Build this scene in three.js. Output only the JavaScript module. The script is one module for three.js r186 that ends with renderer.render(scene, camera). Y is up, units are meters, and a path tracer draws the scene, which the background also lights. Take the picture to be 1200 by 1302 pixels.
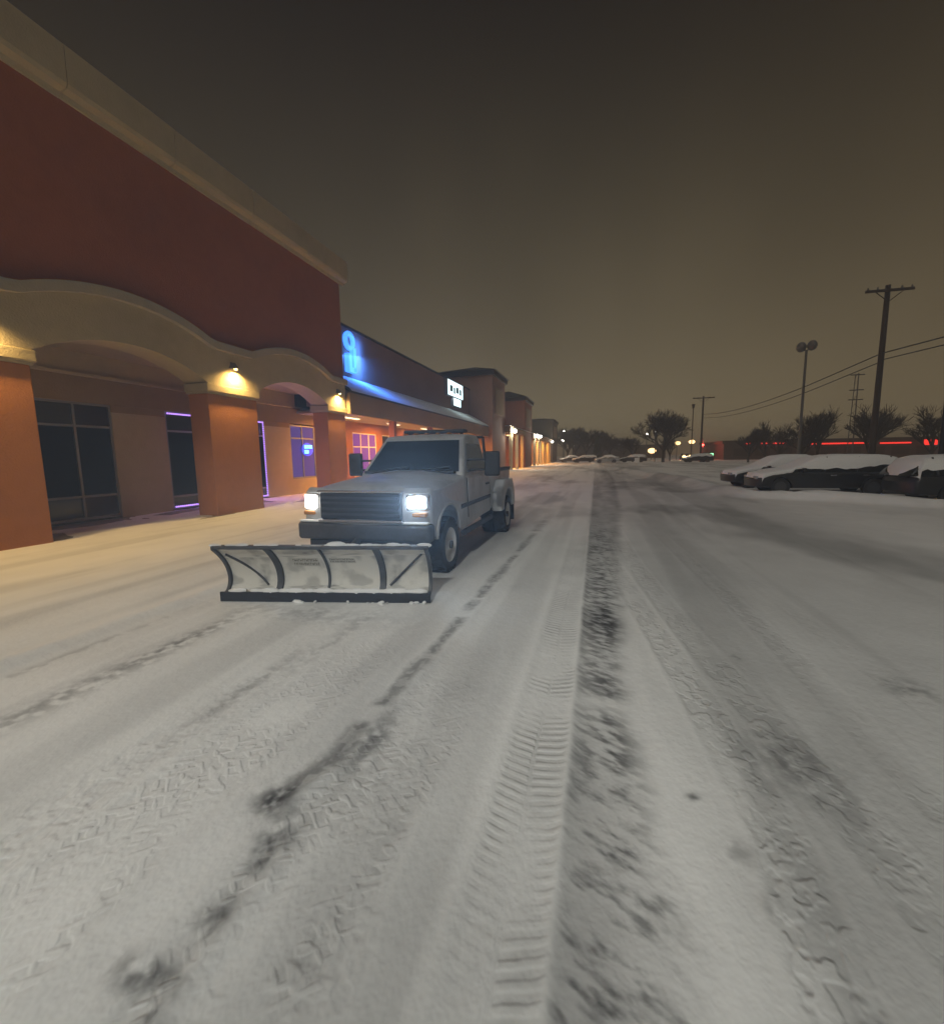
import * as THREE from 'three';
import { mergeGeometries, toCreasedNormals } from 'three/addons/utils/BufferGeometryUtils.js';
import { RoundedBoxGeometry } from 'three/addons/geometries/RoundedBoxGeometry.js';
import { RectAreaLightUniformsLib } from 'three/addons/lights/RectAreaLightUniformsLib.js';

// ------------------------------------------------------------------ camera, sky, light, exposure
const scene = new THREE.Scene();
const camera = new THREE.PerspectiveCamera(98.6, 943 / 1024, 0.05, 2000);
camera.position.set(0, 1.68, 0);
camera.up.set(-0.0203, 0.9919, -0.1254);
camera.lookAt(-0.2681, 1.68 - 0.1260, -0.9551);

const renderer = new THREE.WebGLRenderer({ antialias: true });
renderer.toneMapping = THREE.LinearToneMapping;
renderer.toneMappingExposure = 1.0;
renderer.shadowMap.enabled = true;
RectAreaLightUniformsLib.init();

const lerp = (a, b, t) => a + (b - a) * t;
const clamp = (v, a = 0, b = 1) => Math.min(b, Math.max(a, v));
const smooth = (a, b, v) => { const t = clamp((v - a) / (b - a)); return t * t * (3 - 2 * t); };
let seed = 7;
const rnd = () => { seed = (seed * 1664525 + 1013904223) >>> 0; return seed / 4294967296; };
const LAT = new Float32Array(65536); for (let i = 0; i < 65536; i++) LAT[i] = rnd();
function vn(x, y) {                       // value noise, 256-cell period
  const xi = Math.floor(x), yi = Math.floor(y); let fx = x - xi, fy = y - yi;
  fx = fx * fx * (3 - 2 * fx); fy = fy * fy * (3 - 2 * fy);
  const a = (yi & 255) << 8, b = ((yi + 1) & 255) << 8, c = xi & 255, d = (xi + 1) & 255;
  const p = LAT[a | c], q = LAT[a | d], r = LAT[b | c], s = LAT[b | d];
  return p + (q - p) * fx + (r - p) * fy + (p - q - r + s) * fx * fy;
}
const fbm = (x, y, n = 4) => { let v = 0, a = 0.5; for (let i = 0; i < n; i++) { v += a * vn(x, y); x = x * 2.03 + 17.1; y = y * 2.03 + 5.7; a *= 0.5; } return v / (1 - a * 2); };

// overcast night sky lit from below by the town: brown-olive, brighter towards the horizon
{
  const w = 512, h = 256, data = new Float32Array(w * h * 4);
  for (let j = 0; j < h; j++) {
    const el = ((j + 0.5) / h - 0.5) * 180;
    const t = clamp(el / 90);
    const k = Math.pow(1 - clamp(el / 52), 1.8);
    for (let i = 0; i < w; i++) {
      const n = 0.86 + 0.28 * fbm(6 * Math.cos(i / w * 6.2832) + 20, 6 * Math.sin(i / w * 6.2832) + el * 0.06 + 20, 3);
      const o = (j * w + i) * 4, az = (i + 0.5) / w * 2 * Math.PI - Math.PI, d = Math.acos(clamp(-Math.sin(az), -1, 1)), m = Math.exp(-((d / 0.75) ** 2)); // the town glow lies beyond the end of the drive
      data[o] = (0.0055 + 0.172 * k * (0.74 + 0.26 * m)) * n; data[o + 1] = (0.0026 + 0.138 * k * (0.68 + 0.32 * m)) * n; data[o + 2] = (0.0008 + 0.080 * k * (0.62 + 0.38 * m)) * n; data[o + 3] = 1;
    }
  }
  const sky = new THREE.DataTexture(data, w, h, THREE.RGBAFormat, THREE.FloatType);
  sky.mapping = THREE.EquirectangularReflectionMapping; sky.magFilter = THREE.LinearFilter; sky.minFilter = THREE.LinearFilter; sky.needsUpdate = true;
  scene.background = sky; scene.environment = sky;
}
// cloud deck glow: one very soft light from high up
const sun = new THREE.DirectionalLight(new THREE.Color(1.0, 0.95, 0.84), 0.47);
sun.position.set(-14, 60, 26); sun.target.position.set(0, 0, -12); scene.add(sun, sun.target);
sun.castShadow = true; sun.shadow.radius = 110; sun.shadow.mapSize.set(2048, 2048);
Object.assign(sun.shadow.camera, { left: -60, right: 60, top: 60, bottom: -60, near: 1, far: 220 });
scene.fog = new THREE.FogExp2(new THREE.Color(1.0, 0.86, 0.68), 0.0028);

// ------------------------------------------------------------------ helpers
const taken = new Map();
const numbered = n => { const k = taken.get(n) || 0; taken.set(n, k + 1); return k ? `${n}_${String(k).padStart(3, '0')}` : n; };
const V = (x, y, z) => new THREE.Vector3(x, y, z);
function tag(o, label, category, group, kind) {
  if (label) o.userData.label = label; if (category) o.userData.category = category;
  if (group) o.userData.group = group; if (kind) o.userData.kind = kind; return o;
}
function thing(name, label, category, p = [0, 0, 0], turn = 0, group) {
  const o = new THREE.Group(); o.name = numbered(name); o.position.set(...p); o.rotation.y = turn; scene.add(o);
  return tag(o, label, category, group);
}
function boxUV(g) {                       // uv in metres from position and normal
  g = g.index ? g.toNonIndexed() : g;
  if (!g.attributes.normal) g.computeVertexNormals();
  const p = g.attributes.position, n = g.attributes.normal, uv = new Float32Array(p.count * 2);
  for (let i = 0; i < p.count; i++) {
    const ax = Math.abs(n.getX(i)), ay = Math.abs(n.getY(i)), az = Math.abs(n.getZ(i));
    const x = p.getX(i), y = p.getY(i), z = p.getZ(i);
    uv[2 * i] = ax > ay && ax > az ? z : x; uv[2 * i + 1] = ay >= ax && ay >= az ? z : y;
  }
  g.setAttribute('uv', new THREE.BufferAttribute(uv, 2));
  return g;
}
function clean(g) {
  g = g.index ? g.toNonIndexed() : g.clone();
  if (!g.attributes.normal) g.computeVertexNormals();
  for (const k of Object.keys(g.attributes)) if (!['position', 'normal'].includes(k)) g.deleteAttribute(k);
  g.morphAttributes = {}; return boxUV(g);
}
function merge(list) { list = [].concat(list).map(clean); return list.length === 1 ? list[0] : mergeGeometries(list); }
function mesh(name, list, mat, parent) {  // parts keep a plain name; top-level meshes are numbered
  const m = new THREE.Mesh(merge(list), mat);
  m.castShadow = m.receiveShadow = true;
  if (parent) { m.name = name; parent.add(m); } else { m.name = numbered(name); scene.add(m); }
  return m;
}
// a part whose shape is given in the world while its thing stands at p (no turn)
function wpart(name, list, mat, root) {
  const g = merge(list); let o = root, d = V(0, 0, 0);
  while (o && o !== scene) { d.add(o.position); o = o.parent; }
  g.translate(-d.x, -d.y, -d.z);
  const m = new THREE.Mesh(g, mat); m.castShadow = m.receiveShadow = true; m.name = name; root.add(m); return m;
}
const box = (x0, x1, y0, y1, z0, z1) => new THREE.BoxGeometry(Math.abs(x1 - x0), Math.abs(y1 - y0), Math.abs(z1 - z0)).translate((x0 + x1) / 2, (y0 + y1) / 2, (z0 + z1) / 2);
const rbox = (x0, x1, y0, y1, z0, z1, r = 0.02) => new RoundedBoxGeometry(Math.abs(x1 - x0), Math.abs(y1 - y0), Math.abs(z1 - z0), 2, r).translate((x0 + x1) / 2, (y0 + y1) / 2, (z0 + z1) / 2);
function rod(a, b, r0, r1 = r0, n = 8) {
  const A = V(...a), B = V(...b), d = B.clone().sub(A), g = new THREE.CylinderGeometry(r1, r0, d.length(), n, 1);
  g.applyQuaternion(new THREE.Quaternion().setFromUnitVectors(V(0, 1, 0), d.normalize()));
  return g.translate((A.x + B.x) / 2, (A.y + B.y) / 2, (A.z + B.z) / 2);
}
const disc = (r, w, n = 28) => new THREE.CylinderGeometry(r, r, w, n).rotateZ(Math.PI / 2);  // axle along x
function poly(pts) { const s = new THREE.Shape(); pts.forEach(([a, b], i) => i ? s.lineTo(a, b) : s.moveTo(a, b)); s.closePath(); return s; }
// extrude a (z, y) outline along x from x0 to x1
function alongX(shape, x0, x1, bevel = 0, steps = 1, curve = 12) {
  const g = new THREE.ExtrudeGeometry(shape, { depth: x1 - x0 - 2 * bevel, steps, curveSegments: curve, bevelEnabled: bevel > 0, bevelThickness: bevel, bevelSize: bevel, bevelOffset: -bevel, bevelSegments: 3 });
  const p = g.attributes.position;         // (u, v, d) -> (x0 + bevel + d, v, u)
  for (let i = 0; i < p.count; i++) { const u = p.getX(i), v = p.getY(i), d = p.getZ(i); p.setXYZ(i, x0 + bevel + d, v, u); }
  const ix = g.index; if (!ix) { for (let i = 0; i < p.count; i += 3) { const t = [p.getX(i), p.getY(i), p.getZ(i)]; p.setXYZ(i, p.getX(i + 1), p.getY(i + 1), p.getZ(i + 1)); p.setXYZ(i + 1, ...t); } }
  g.deleteAttribute('normal'); g.deleteAttribute('uv'); g.computeVertexNormals();
  return toCreasedNormals(g, 0.55);
}
function bend(g, f, crease = 0.55) {       // move every vertex, then new normals
  const p = g.attributes.position, v = V(0, 0, 0);
  for (let i = 0; i < p.count; i++) { v.fromBufferAttribute(p, i); f(v); p.setXYZ(i, v.x, v.y, v.z); }
  g.deleteAttribute('normal'); g.computeVertexNormals(); return toCreasedNormals(g, crease);
}
function quadPatch(a, b, c, d) {           // a b c d counter-clockwise
  const g = new THREE.BufferGeometry();
  g.setAttribute('position', new THREE.Float32BufferAttribute([...a, ...b, ...c, ...a, ...c, ...d], 3)); g.computeVertexNormals(); return g;
}

// ------------------------------------------------------------------ textures and materials
function noiseTex(size, f, repeat, { srgb = false } = {}) {
  const d = new Uint8Array(size * size * 4);
  for (let j = 0; j < size; j++) for (let i = 0; i < size; i++) {
    const c = f(i / size, j / size), o = (j * size + i) * 4;
    for (let k = 0; k < 3; k++) d[o + k] = 255 * clamp(Array.isArray(c) ? c[k] : c); d[o + 3] = 255;
  }
  const t = new THREE.DataTexture(d, size, size); t.wrapS = t.wrapT = THREE.RepeatWrapping; t.magFilter = THREE.LinearFilter; t.minFilter = THREE.LinearMipmapLinearFilter;
  t.generateMipmaps = true; if (srgb) t.colorSpace = THREE.SRGBColorSpace; t.repeat.set(repeat, repeat); t.needsUpdate = true; return t;
}
const tn = (u, v, k) => { // tileable fbm: k cells at the first octave (k divides 256)
  let s = 0, a = 0.5, c = k; for (let o = 0; o < 4; o++) { const x = u * c, y = v * c; const xi = Math.floor(x), yi = Math.floor(y); let fx = x - xi, fy = y - yi; fx = fx * fx * (3 - 2 * fx); fy = fy * fy * (3 - 2 * fy);
    const L = (p, q) => LAT[(((q % c) + o * 61) & 255) << 8 | (((p % c) + o * 37) & 255)]; s += a * lerp(lerp(L(xi, yi), L(xi + 1, yi), fx), lerp(L(xi, yi + 1), L(xi + 1, yi + 1), fx), fy); a *= 0.5; c *= 2; }
  return s / 0.9375;
};
const stuccoBump = noiseTex(512, (u, v) => tn(u, v, 64), 0.7);
const stuccoTone = noiseTex(512, (u, v) => { const a = 0.78 + 0.3 * tn(u, v, 4) * 0.7 + 0.12 * tn(v, u, 32); return [a, a, a]; }, 0.17);
const grit = noiseTex(512, (u, v) => { const a = 0.62 + 0.5 * tn(u, v, 8) * 0.6 + 0.25 * (tn(v, u, 64) - 0.5); return [a, a, a]; }, 0.5);
const grime = noiseTex(512, (u, v) => { const t = tn(u, v, 4), f = tn(v, u, 32), a = 0.74 + 0.26 * smooth(0.35, 0.6, t) + 0.22 * (f - 0.5); return [a, a * 0.99, a * 0.965]; }, 0.45);
const col = (r, g, b) => new THREE.Color().setRGB(r, g, b);
const std = (r, g, b, o = {}) => new THREE.MeshStandardMaterial({ color: col(r, g, b), roughness: 0.85, ...o });
const stucco = (r, g, b) => std(r, g, b, { roughness: 0.93, map: stuccoTone, bumpMap: stuccoBump, bumpScale: 0.006 });
const M = {
  terracotta: stucco(0.37, 0.118, 0.030), pillar: stucco(0.44, 0.175, 0.055), cream: stucco(0.48, 0.41, 0.26), beige: stucco(0.48, 0.40, 0.28), tan: stucco(0.30, 0.21, 0.12),
  creamDark: stucco(0.44, 0.39, 0.29), brownWall: stucco(0.31, 0.18, 0.13), redBrick: stucco(0.30, 0.11, 0.06), dark: std(0.03, 0.028, 0.027), roofDark: std(0.06, 0.045, 0.035, { map: grit }),
  ceiling: stucco(0.42, 0.36, 0.25), concrete: std(0.26, 0.24, 0.21, { map: grit, bumpMap: stuccoBump, bumpScale: 0.004 }),
  frame: std(0.26, 0.25, 0.25, { roughness: 0.5, metalness: 0.3 }), whiteFrame: std(0.7, 0.66, 0.6, { roughness: 0.6 }),
  glass: new THREE.MeshPhysicalMaterial({ color: col(0.02, 0.018, 0.02), roughness: 0.06, metalness: 0, specularIntensity: 1 }),
  paint: new THREE.MeshPhysicalMaterial({ color: col(0.42, 0.43, 0.45), map: grime, roughness: 0.42, metalness: 0.15, clearcoat: 0.25, clearcoatRoughness: 0.45 }),
  trim: std(0.02, 0.02, 0.022, { roughness: 0.6 }), chrome: std(0.5, 0.5, 0.52, { roughness: 0.28, metalness: 0.9, roughnessMap: grit }), tyre: std(0.022, 0.021, 0.02, { roughness: 0.9, bumpMap: stuccoBump, bumpScale: 0.004 }),
  rim: std(0.62, 0.62, 0.62, { roughness: 0.45, metalness: 0.2 }), darkGlass: new THREE.MeshPhysicalMaterial({ color: col(0.012, 0.014, 0.016), roughness: 0.07 }),
  carBlack: new THREE.MeshPhysicalMaterial({ color: col(0.008, 0.008, 0.009), roughness: 0.5, clearcoat: 0.3, clearcoatRoughness: 0.3 }),
  snow: std(0.80, 0.80, 0.79, { roughness: 0.95, bumpMap: grit, bumpScale: 0.02 }), steel: std(0.10, 0.10, 0.10, { roughness: 0.55, metalness: 0.5, map: grit }),
  wood: std(0.07, 0.05, 0.035, { map: grit }), bark: std(0.055, 0.043, 0.033, { map: grit }), twig: std(0.05, 0.038, 0.03), pole: std(0.16, 0.15, 0.14, { roughness: 0.6, metalness: 0.4 }),
  evergreen: std(0.022, 0.034, 0.018),
};
const glow = (r, g, b, k) => new THREE.MeshStandardMaterial({ color: col(0.06, 0.06, 0.06), emissive: col(r, g, b), emissiveIntensity: k, roughness: 0.6 });
const G = {
  warm: glow(1, 0.62, 0.2, 6), headCool: glow(0.72, 0.86, 1, 14), headWarm: glow(1, 0.96, 0.88, 14), purple: glow(0.50, 0.26, 1, 1.6), blue: glow(0.05, 0.22, 1, 2.3), neonBlue: glow(0.03, 0.05, 1, 1.1), cyan: glow(0.2, 0.9, 1, 2.4),
  sign: glow(0.72, 0.95, 1, 1.9), white: glow(1, 0.95, 0.82, 9), strip: glow(1, 0.8, 0.5, 2.2), red: glow(1, 0.03, 0.02, 1.5), redSoft: glow(1, 0.03, 0.03, 2.5), amber: glow(1, 0.6, 0.25, 4), green: glow(0.3, 1, 0.45, 2.5), cold: glow(0.85, 0.97, 1, 3),
};
function pointLight(p, c, I, r = 4) { const l = new THREE.PointLight(col(...c), I, 0, 2); l.position.set(...p); l.castShadow = true; l.shadow.radius = r; scene.add(l); return l; }
function spotLight(p, to, c, I, angle, pen, r = 4) { const l = new THREE.SpotLight(col(...c), I, 0, angle, pen, 2); l.position.set(...p); l.target.position.set(...to); l.castShadow = true; l.shadow.radius = r; scene.add(l, l.target); return l; }
function areaLight(p, to, c, I, w, h) { const l = new THREE.RectAreaLight(col(...c), I, w, h); l.position.set(...p); l.lookAt(...to); scene.add(l); return l; }

// ------------------------------------------------------------------ ground
// what the snow does at (x, z): cover 0..1 (bare asphalt .. snow), relief in metres (macro shaped as geometry, fine as bump)
const path = pts => z => { // x along a polyline given as [x, z] with z falling
  if (z >= pts[0][1]) return pts[0][0]; for (let i = 1; i < pts.length; i++) if (z >= pts[i][1]) return lerp(pts[i - 1][0], pts[i][0], (z - pts[i - 1][1]) / (pts[i][1] - pts[i - 1][1])); return pts[pts.length - 1][0]; };
const trackA = path([[0.74, 0], [0.76, -1.46], [0.82, -1.97], [0.73, -2.95], [0.57, -4.38], [0.30, -6.81], [0.05, -11], [-0.28, -15.6], [-0.5, -40]]);
const trackB = path([[1.26, 0], [1.23, -1.81], [1.18, -2.15], [1.1, -2.66], [0.99, -3.42], [0.82, -4.65], [0.6, -7], [0.4, -12], [0.3, -30]]);
const trackC = path([[1.62, 0], [1.6, -2.8], [1.58, -4.1], [1.5, -6], [1.3, -10], [1.1, -30]]);
const trackD = path([[2.15, 0], [2.12, -3], [2.05, -5], [1.9, -9], [1.7, -30]]);
const lineD = path([[-1.33, 0], [-1.33, -1.37], [-1.5, -1.63], [-1.38, -2.0], [-1.39, -2.5], [-1.33, -3.3], [-1.27, -7.6], [-1.2, -14]]);
const stripR = path([[0.42, -0.5], [0.38, -1.48], [0.32, -1.76], [0.21, -2.9], [0.27, -4.3], [0.42, -8], [0.75, -13.5], [1.2, -30]]);
const bank = path([[16, -14.3], [11, -15.0], [7.6, -17.6], [5.6, -18.6], [5.2, -20.5], [5.1, -28], [3.2, -42], [0.35, -64], [-0.6, -90]]);
// tyre tread: u across -1..1, s along in metres
function chevron(u, s, p) { const k = (s / p + 0.9 * Math.abs(u)) % 1, t = k < 0 ? k + 1 : k; return smooth(0.0, 0.2, t) * (1 - smooth(0.45, 0.7, t)) * (Math.abs(u) < 0.07 ? 0.2 : 1) * (0.35 + 0.9 * vn(s * 9, u * 3 + 5)); }
function lugs(u, s, p) { const v = vn(u * 2.6 + 31, s / p * 1.25), w = vn(u * 6 + 7, s / p * 3 + 3); return smooth(0.38, 0.62, 0.7 * v + 0.3 * w); }
// short broken ridges at two slants, as treads leave when they cross and slip
function dashes(u, s) { const x = u * 0.24, a = vn((x + s) * 34 + 9, (x - s) * 12), b = vn((x - s) * 34 + 77, (x + s) * 12 + 5); return Math.max(smooth(0.56, 0.74, a), 0.9 * smooth(0.58, 0.76, b)); }
const TR = [ // centre(z), half width, pattern, pitch, near z, far z, strength
  [() => -0.285, 0.165, chevron, 0.062, 0, -9, 1.0], [trackA, 0.12, lugs, 0.075, 0, -9, 0.95], [trackB, 0.125, lugs, 0.075, 0, -9, 0.8], [trackC, 0.11, lugs, 0.07, 0, -8, 0.6], [trackD, 0.1, lugs, 0.07, 0, -7, 0.3],
  [z => -1.93 + 0.06 * Math.sin(z * 1.3), 0.27, dashes, 0.07, 0.3, -3.0, 0.75], [z => -1.06 + 0.05 * Math.sin(z * 1.7), 0.30, dashes, 0.072, 0.3, -2.3, 0.85], [z => -2.62 - 0.1 * z, 0.17, lugs, 0.08, 0.3, -2.6, 0.45], [z => -2.3 + 0.09 * z, 0.15, lugs, 0.07, 0.3, -3.0, 0.45], [z => -0.75 + 0.12 * z, 0.17, lugs, 0.075, 0.3, -2.0, 0.55],
];
function macro(x, z) {
  let h = 0.010 * (fbm(x * 1.3 + 40, z * 0.8 + 60, 3) - 0.5) + 0.022 * (fbm(x * 0.25 + 9, z * 0.18 + 3, 2) - 0.5);
  h += 0.010 * Math.exp(-(((x + 0.105) / 0.035) ** 2)) * smooth(-30, -3, z) * (0.5 + fbm(z * 3, 4, 3));                      // edge left by the blade
  const d0 = (x + 0.13); if (d0 > 0) h -= 0.012 * smooth(0, 0.05, d0) * (1 - smooth(0, 0.2, x - stripR(z))) * smooth(-30, -4, z);
  for (const [c, w, , , z0, z1, k] of TR) { const u = (x - c(z)) / w; if (Math.abs(u) < 1.8) h += k * smooth(z1 - 3, z1, z) * (-0.005 * (1 - smooth(0.7, 1.05, Math.abs(u))) + 0.004 * Math.exp(-(((Math.abs(u) - 1.18) / 0.18) ** 2))); }
  h += 0.05 * Math.exp(-(((x + 4.68 + 0.15 * (fbm(z * 0.9, 2, 2) - 0.5)) / 0.16) ** 2)) * smooth(-9, -5.2, -Math.abs(z + 3.5) - 3) * (0.4 + fbm(x * 4, z * 4, 3));   // windrow at the blade's far end
  h += 0.016 * Math.exp(-(((x - lineD(z) - 0.09) / 0.05) ** 2)) * smooth(-16, -5, z) * fbm(z * 4 + 3, x * 4, 2) * 1.6;
  h += smooth(-4.5, -6.3, x) * smooth(-60, -40, z) * (0.05 * (0.5 + fbm(x * 0.7, z * 0.5 + 8, 3)) + 0.035 * (fbm(x * 2.2, z * 0.22 + 8, 3) - 0.5));                                 // unploughed snow by the shops
  const b = (x - bank(z)); if (z < -11.5 && z > -90) h += (0.16 + 0.26 * fbm(z * 0.45 + 7, x * 0.8, 3)) * Math.exp(-((b / 0.55) ** 2)) * smooth(-11.5, -13.5, z) + 0.09 * smooth(0.1, 1.6, b) * (0.6 + 0.8 * fbm(x * 0.6, z * 0.6, 3)) * smooth(-11.5, -14, z);
  h += 0.16 * Math.exp(-(((x + 4.1) / 1.5) ** 2) - (((z + 33) / 6) ** 2)) * (0.7 + 0.6 * fbm(x, z, 3));
  return h;
}
function surface(x, z, fine) {            // -> [cover, tint, bump]
  let c = 0.965, bump = 0;
  const n1 = fbm(x * 0.55 + 11, z * 0.22 + 31, 4), n2 = fbm(x * 3.1 + 2, z * 2.2 + 9, 3), far = smooth(-5, -14, z);
  c -= 0.24 * smooth(0.50, 0.72, n1) * smooth(-5.5, -4, x);
  c -= 0.12 * smooth(0.45, 0.7, fbm(x * 2.6 + 5, z * 0.12 + 2, 3)) * smooth(-5, -4.2, x) * smooth(5, 3, x);                      // streaks along the drive
  c -= 0.10 * (n2 - 0.5);
  c -= (0.17 + 0.10 * fbm(x * 1.1 + 70, z * 0.5, 3)) * smooth(0.25, 0.95, x + 0.3 * (fbm(z * 0.8, 44, 3) - 0.5)) * smooth(6.5, 4, x);                          // less snow cover across the right half
  c -= 0.14 * smooth(0.42, 0.66, fbm(x * 1.9 + 15, z * 0.16 + 12, 4)) * smooth(-3.6, -4.6, x) * smooth(-11, -9, x);
  bump += 0.30 * (fbm(x * 5 + 3, z * 0.7, 3) - 0.5) * smooth(-3.6, -4.6, x);
  // scraped strip right of the blade edge
  const r = stripR(z), e = 0.05 * (fbm(z * 5, 8, 2) - 0.5);
  const inS = smooth(-0.13, -0.08, x + e * 0.4) * (1 - smooth(r - 0.12, r + 0.1, x + e * 2.4));
  if (inS > 0) {
    const q = fbm((x * 0.8 + z * 0.45) * 12 + 5, (z - x * 0.55) * 26, 4), q2 = fbm(x * 4 + 7, z * 1.6 + 2, 3);
    const mid = 1 - Math.abs((x - 0.12) / (r * 0.5 + 0.1)) * 0.55;
    const near = 0.42 * smooth(0.38, 0.74, q * 0.66 + q2 * 0.34) * mid + 0.10 * mid + 0.03;
    c -= inS * lerp(near * 1.5, 0.30 + 0.25 * (q2 - 0.4), far * 0.9) * (1 - 0.8 * Math.exp(-(((z + 2.93) / 0.1) ** 2)) * smooth(-0.2, 0, x)) * smooth(-60, -20, z);
    c -= inS * 0.28 * Math.exp(-(((z + 4.55) / 0.35) ** 2));
    bump += inS * 0.35 * (q - 0.5);
  }
  // broken dark line where the blade has scraped, right of the truck
  { const d = Math.abs(x - lineD(z) - 0.03 * (fbm(z * 6, 3, 3) - 0.5)), w = 0.035 + 0.05 * fbm(z * 2.2, 5, 2) + 0.05 * far, br = smooth(0.30, 0.52, fbm(z * 3.3 + 3, 21, 3) + 0.12 * smooth(-2.2, -3.4, z));
    c -= 0.48 * (1 - smooth(w * 0.1, w * 1.8, d + 0.08 * (n2 - 0.5))) * br * smooth(-16, -6, z) * (0.6 + 0.4 * smooth(0.35, 0.6, fbm(x * 22, z * 22, 2)));
    const blot = (bx, bz, rx, rz, k) => { const g = Math.exp(-(((x - bx) / rx) ** 2) - (((z - bz) / rz) ** 2)); if (g > 0.02) c -= 0.8 * k * g * smooth(0.22, 0.72, fbm(x * 16 + 3, z * 16, 4)); };
    blot(-1.49, -1.64, 0.11, 0.11, 0.95); blot(-1.40, -0.90, 0.13, 0.05, 0.9); blot(-1.28, -0.83, 0.06, 0.06, 0.7); blot(-1.24, -2.2, 0.09, 0.32, 0.55); blot(-1.33, -1.45, 0.08, 0.12, 0.7); blot(-1.31, -1.10, 0.05, 0.10, 0.6);
    blot(0.49, -2.18, 0.035, 0.03, 0.9); blot(2.15, -3.65, 0.16, 0.14, 0.42); blot(0.68, -1.65, 0.06, 0.08, 0.5); blot(1.15, -3.9, 0.035, 0.05, 0.6); blot(1.05, -2.55, 0.25, 0.3, 0.32); blot(0.62, -1.9, 0.06, 0.07, 0.4); blot(2.6, -2.9, 0.05, 0.3, 0.5); blot(1.7, -1.3, 0.2, 0.2, 0.3); blot(0.8, -1.25, 0.07, 0.1, 0.6);
    blot(-3.65, -2.2, 0.13, 1.3, 0.52); blot(-3.68, -3.2, 0.09, 0.5, 0.4); blot(-2.45, -2.55, 0.07, 0.6, 0.42); blot(-2.3, -3.4, 0.08, 0.8, 0.3); blot(-4.4, -2.7, 0.05, 0.9, 0.3); blot(-3.0, -3.95, 1.1, 0.25, 0.25);
  }
  for (const [ce, w, pat, p, z0, z1, k] of TR) {
    const u = (x - ce(z)) / w; if (Math.abs(u) > 1.15 || z > z0) continue;
    const f = k * smooth(z1 - 2, z1 + 1, z) * (1 - smooth(0.8, 1.1, Math.abs(u))) * smooth(0.22, 0.55, fbm(x * 3 + 50, z * 2.2, 4));
    if (f <= 0) continue;
    const t = fine ? clamp(pat(u + 0.25 * (n2 - 0.5), z + 0.05 * (n2 - 0.5), p) + 0.5 * (fbm(x * 18, z * 18, 2) - 0.5)) : 0.4;
    bump += f * (t - 0.4) * (pat === lugs ? 1.3 : 0.95); c -= f * (0.03 + 0.07 * (1 - t));
  }
  if (fine) { bump += 0.55 * (fbm(x * 26, z * 26, 3) - 0.5) + 0.25 * (fbm(x * 90, z * 90, 2) - 0.5); c += 0.05 * (fbm(x * 40 + 9, z * 40, 2) - 0.5); }
  else bump += 0.5 * (fbm(x * 7, z * 5, 3) - 0.5);
  return [clamp(c, 0.02, 1), n1, bump];
}
const ASPH = [0.045, 0.044, 0.043], SNOW = [0.84, 0.84, 0.82];
function groundMaps(x0, x1, z0, z1, w, h, fine, bumpScale) {
  const cd = new Uint8Array(w * h * 4), bd = new Float32Array(w * h * 4);
  const enc = v => 255 * (v <= 0.0031308 ? v * 12.92 : 1.055 * Math.pow(v, 1 / 2.4) - 0.055);
  for (let j = 0; j < h; j++) for (let i = 0; i < w; i++) {
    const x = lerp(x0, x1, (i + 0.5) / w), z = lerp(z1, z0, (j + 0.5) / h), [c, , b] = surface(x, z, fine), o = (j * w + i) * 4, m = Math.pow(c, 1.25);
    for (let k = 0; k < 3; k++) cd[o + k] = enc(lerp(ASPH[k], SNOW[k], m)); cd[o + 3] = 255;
    const v = clamp(0.5 + 0.5 * b); bd[o] = bd[o + 1] = bd[o + 2] = v; bd[o + 3] = 1;
  }
  const mk = (d, type) => { const t = new THREE.DataTexture(d, w, h, THREE.RGBAFormat, type); t.wrapS = t.wrapT = THREE.ClampToEdgeWrapping; t.magFilter = THREE.LinearFilter; t.minFilter = THREE.LinearFilter; t.needsUpdate = true; return t; };
  const map = mk(cd, THREE.UnsignedByteType); map.colorSpace = THREE.SRGBColorSpace;
  return new THREE.MeshStandardMaterial({ map, bumpMap: mk(bd, THREE.FloatType), bumpScale, roughness: 0.86 });
}
function sheet(xs, zs, f, uv) {
  const nx = xs.length, nz = zs.length, p = new Float32Array(nx * nz * 3), t = new Float32Array(nx * nz * 2), idx = [];
  for (let j = 0; j < nz; j++) for (let i = 0; i < nx; i++) { const o = j * nx + i; p[3 * o] = xs[i]; p[3 * o + 1] = f(xs[i], zs[j]); p[3 * o + 2] = zs[j]; [t[2 * o], t[2 * o + 1]] = uv(xs[i], zs[j]); }
  for (let j = 0; j < nz - 1; j++) for (let i = 0; i < nx - 1; i++) { const a = j * nx + i, b = a + 1, c = a + nx, d = c + 1; idx.push(a, b, c, b, d, c); } // zs falls: faces up
  const g = new THREE.BufferGeometry(); g.setAttribute('position', new THREE.BufferAttribute(p, 3)); g.setAttribute('uv', new THREE.BufferAttribute(t, 2)); g.setIndex(idx); g.computeVertexNormals(); return g;
}
const graded = (a, b, n, c, k) => { // n values from a to b, densest at c
  const A = Math.asinh((a - c) / k), B = Math.asinh((b - c) / k), r = []; for (let i = 0; i <= n; i++) r.push(c + k * Math.sinh(lerp(A, B, i / n))); return r; };
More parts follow.
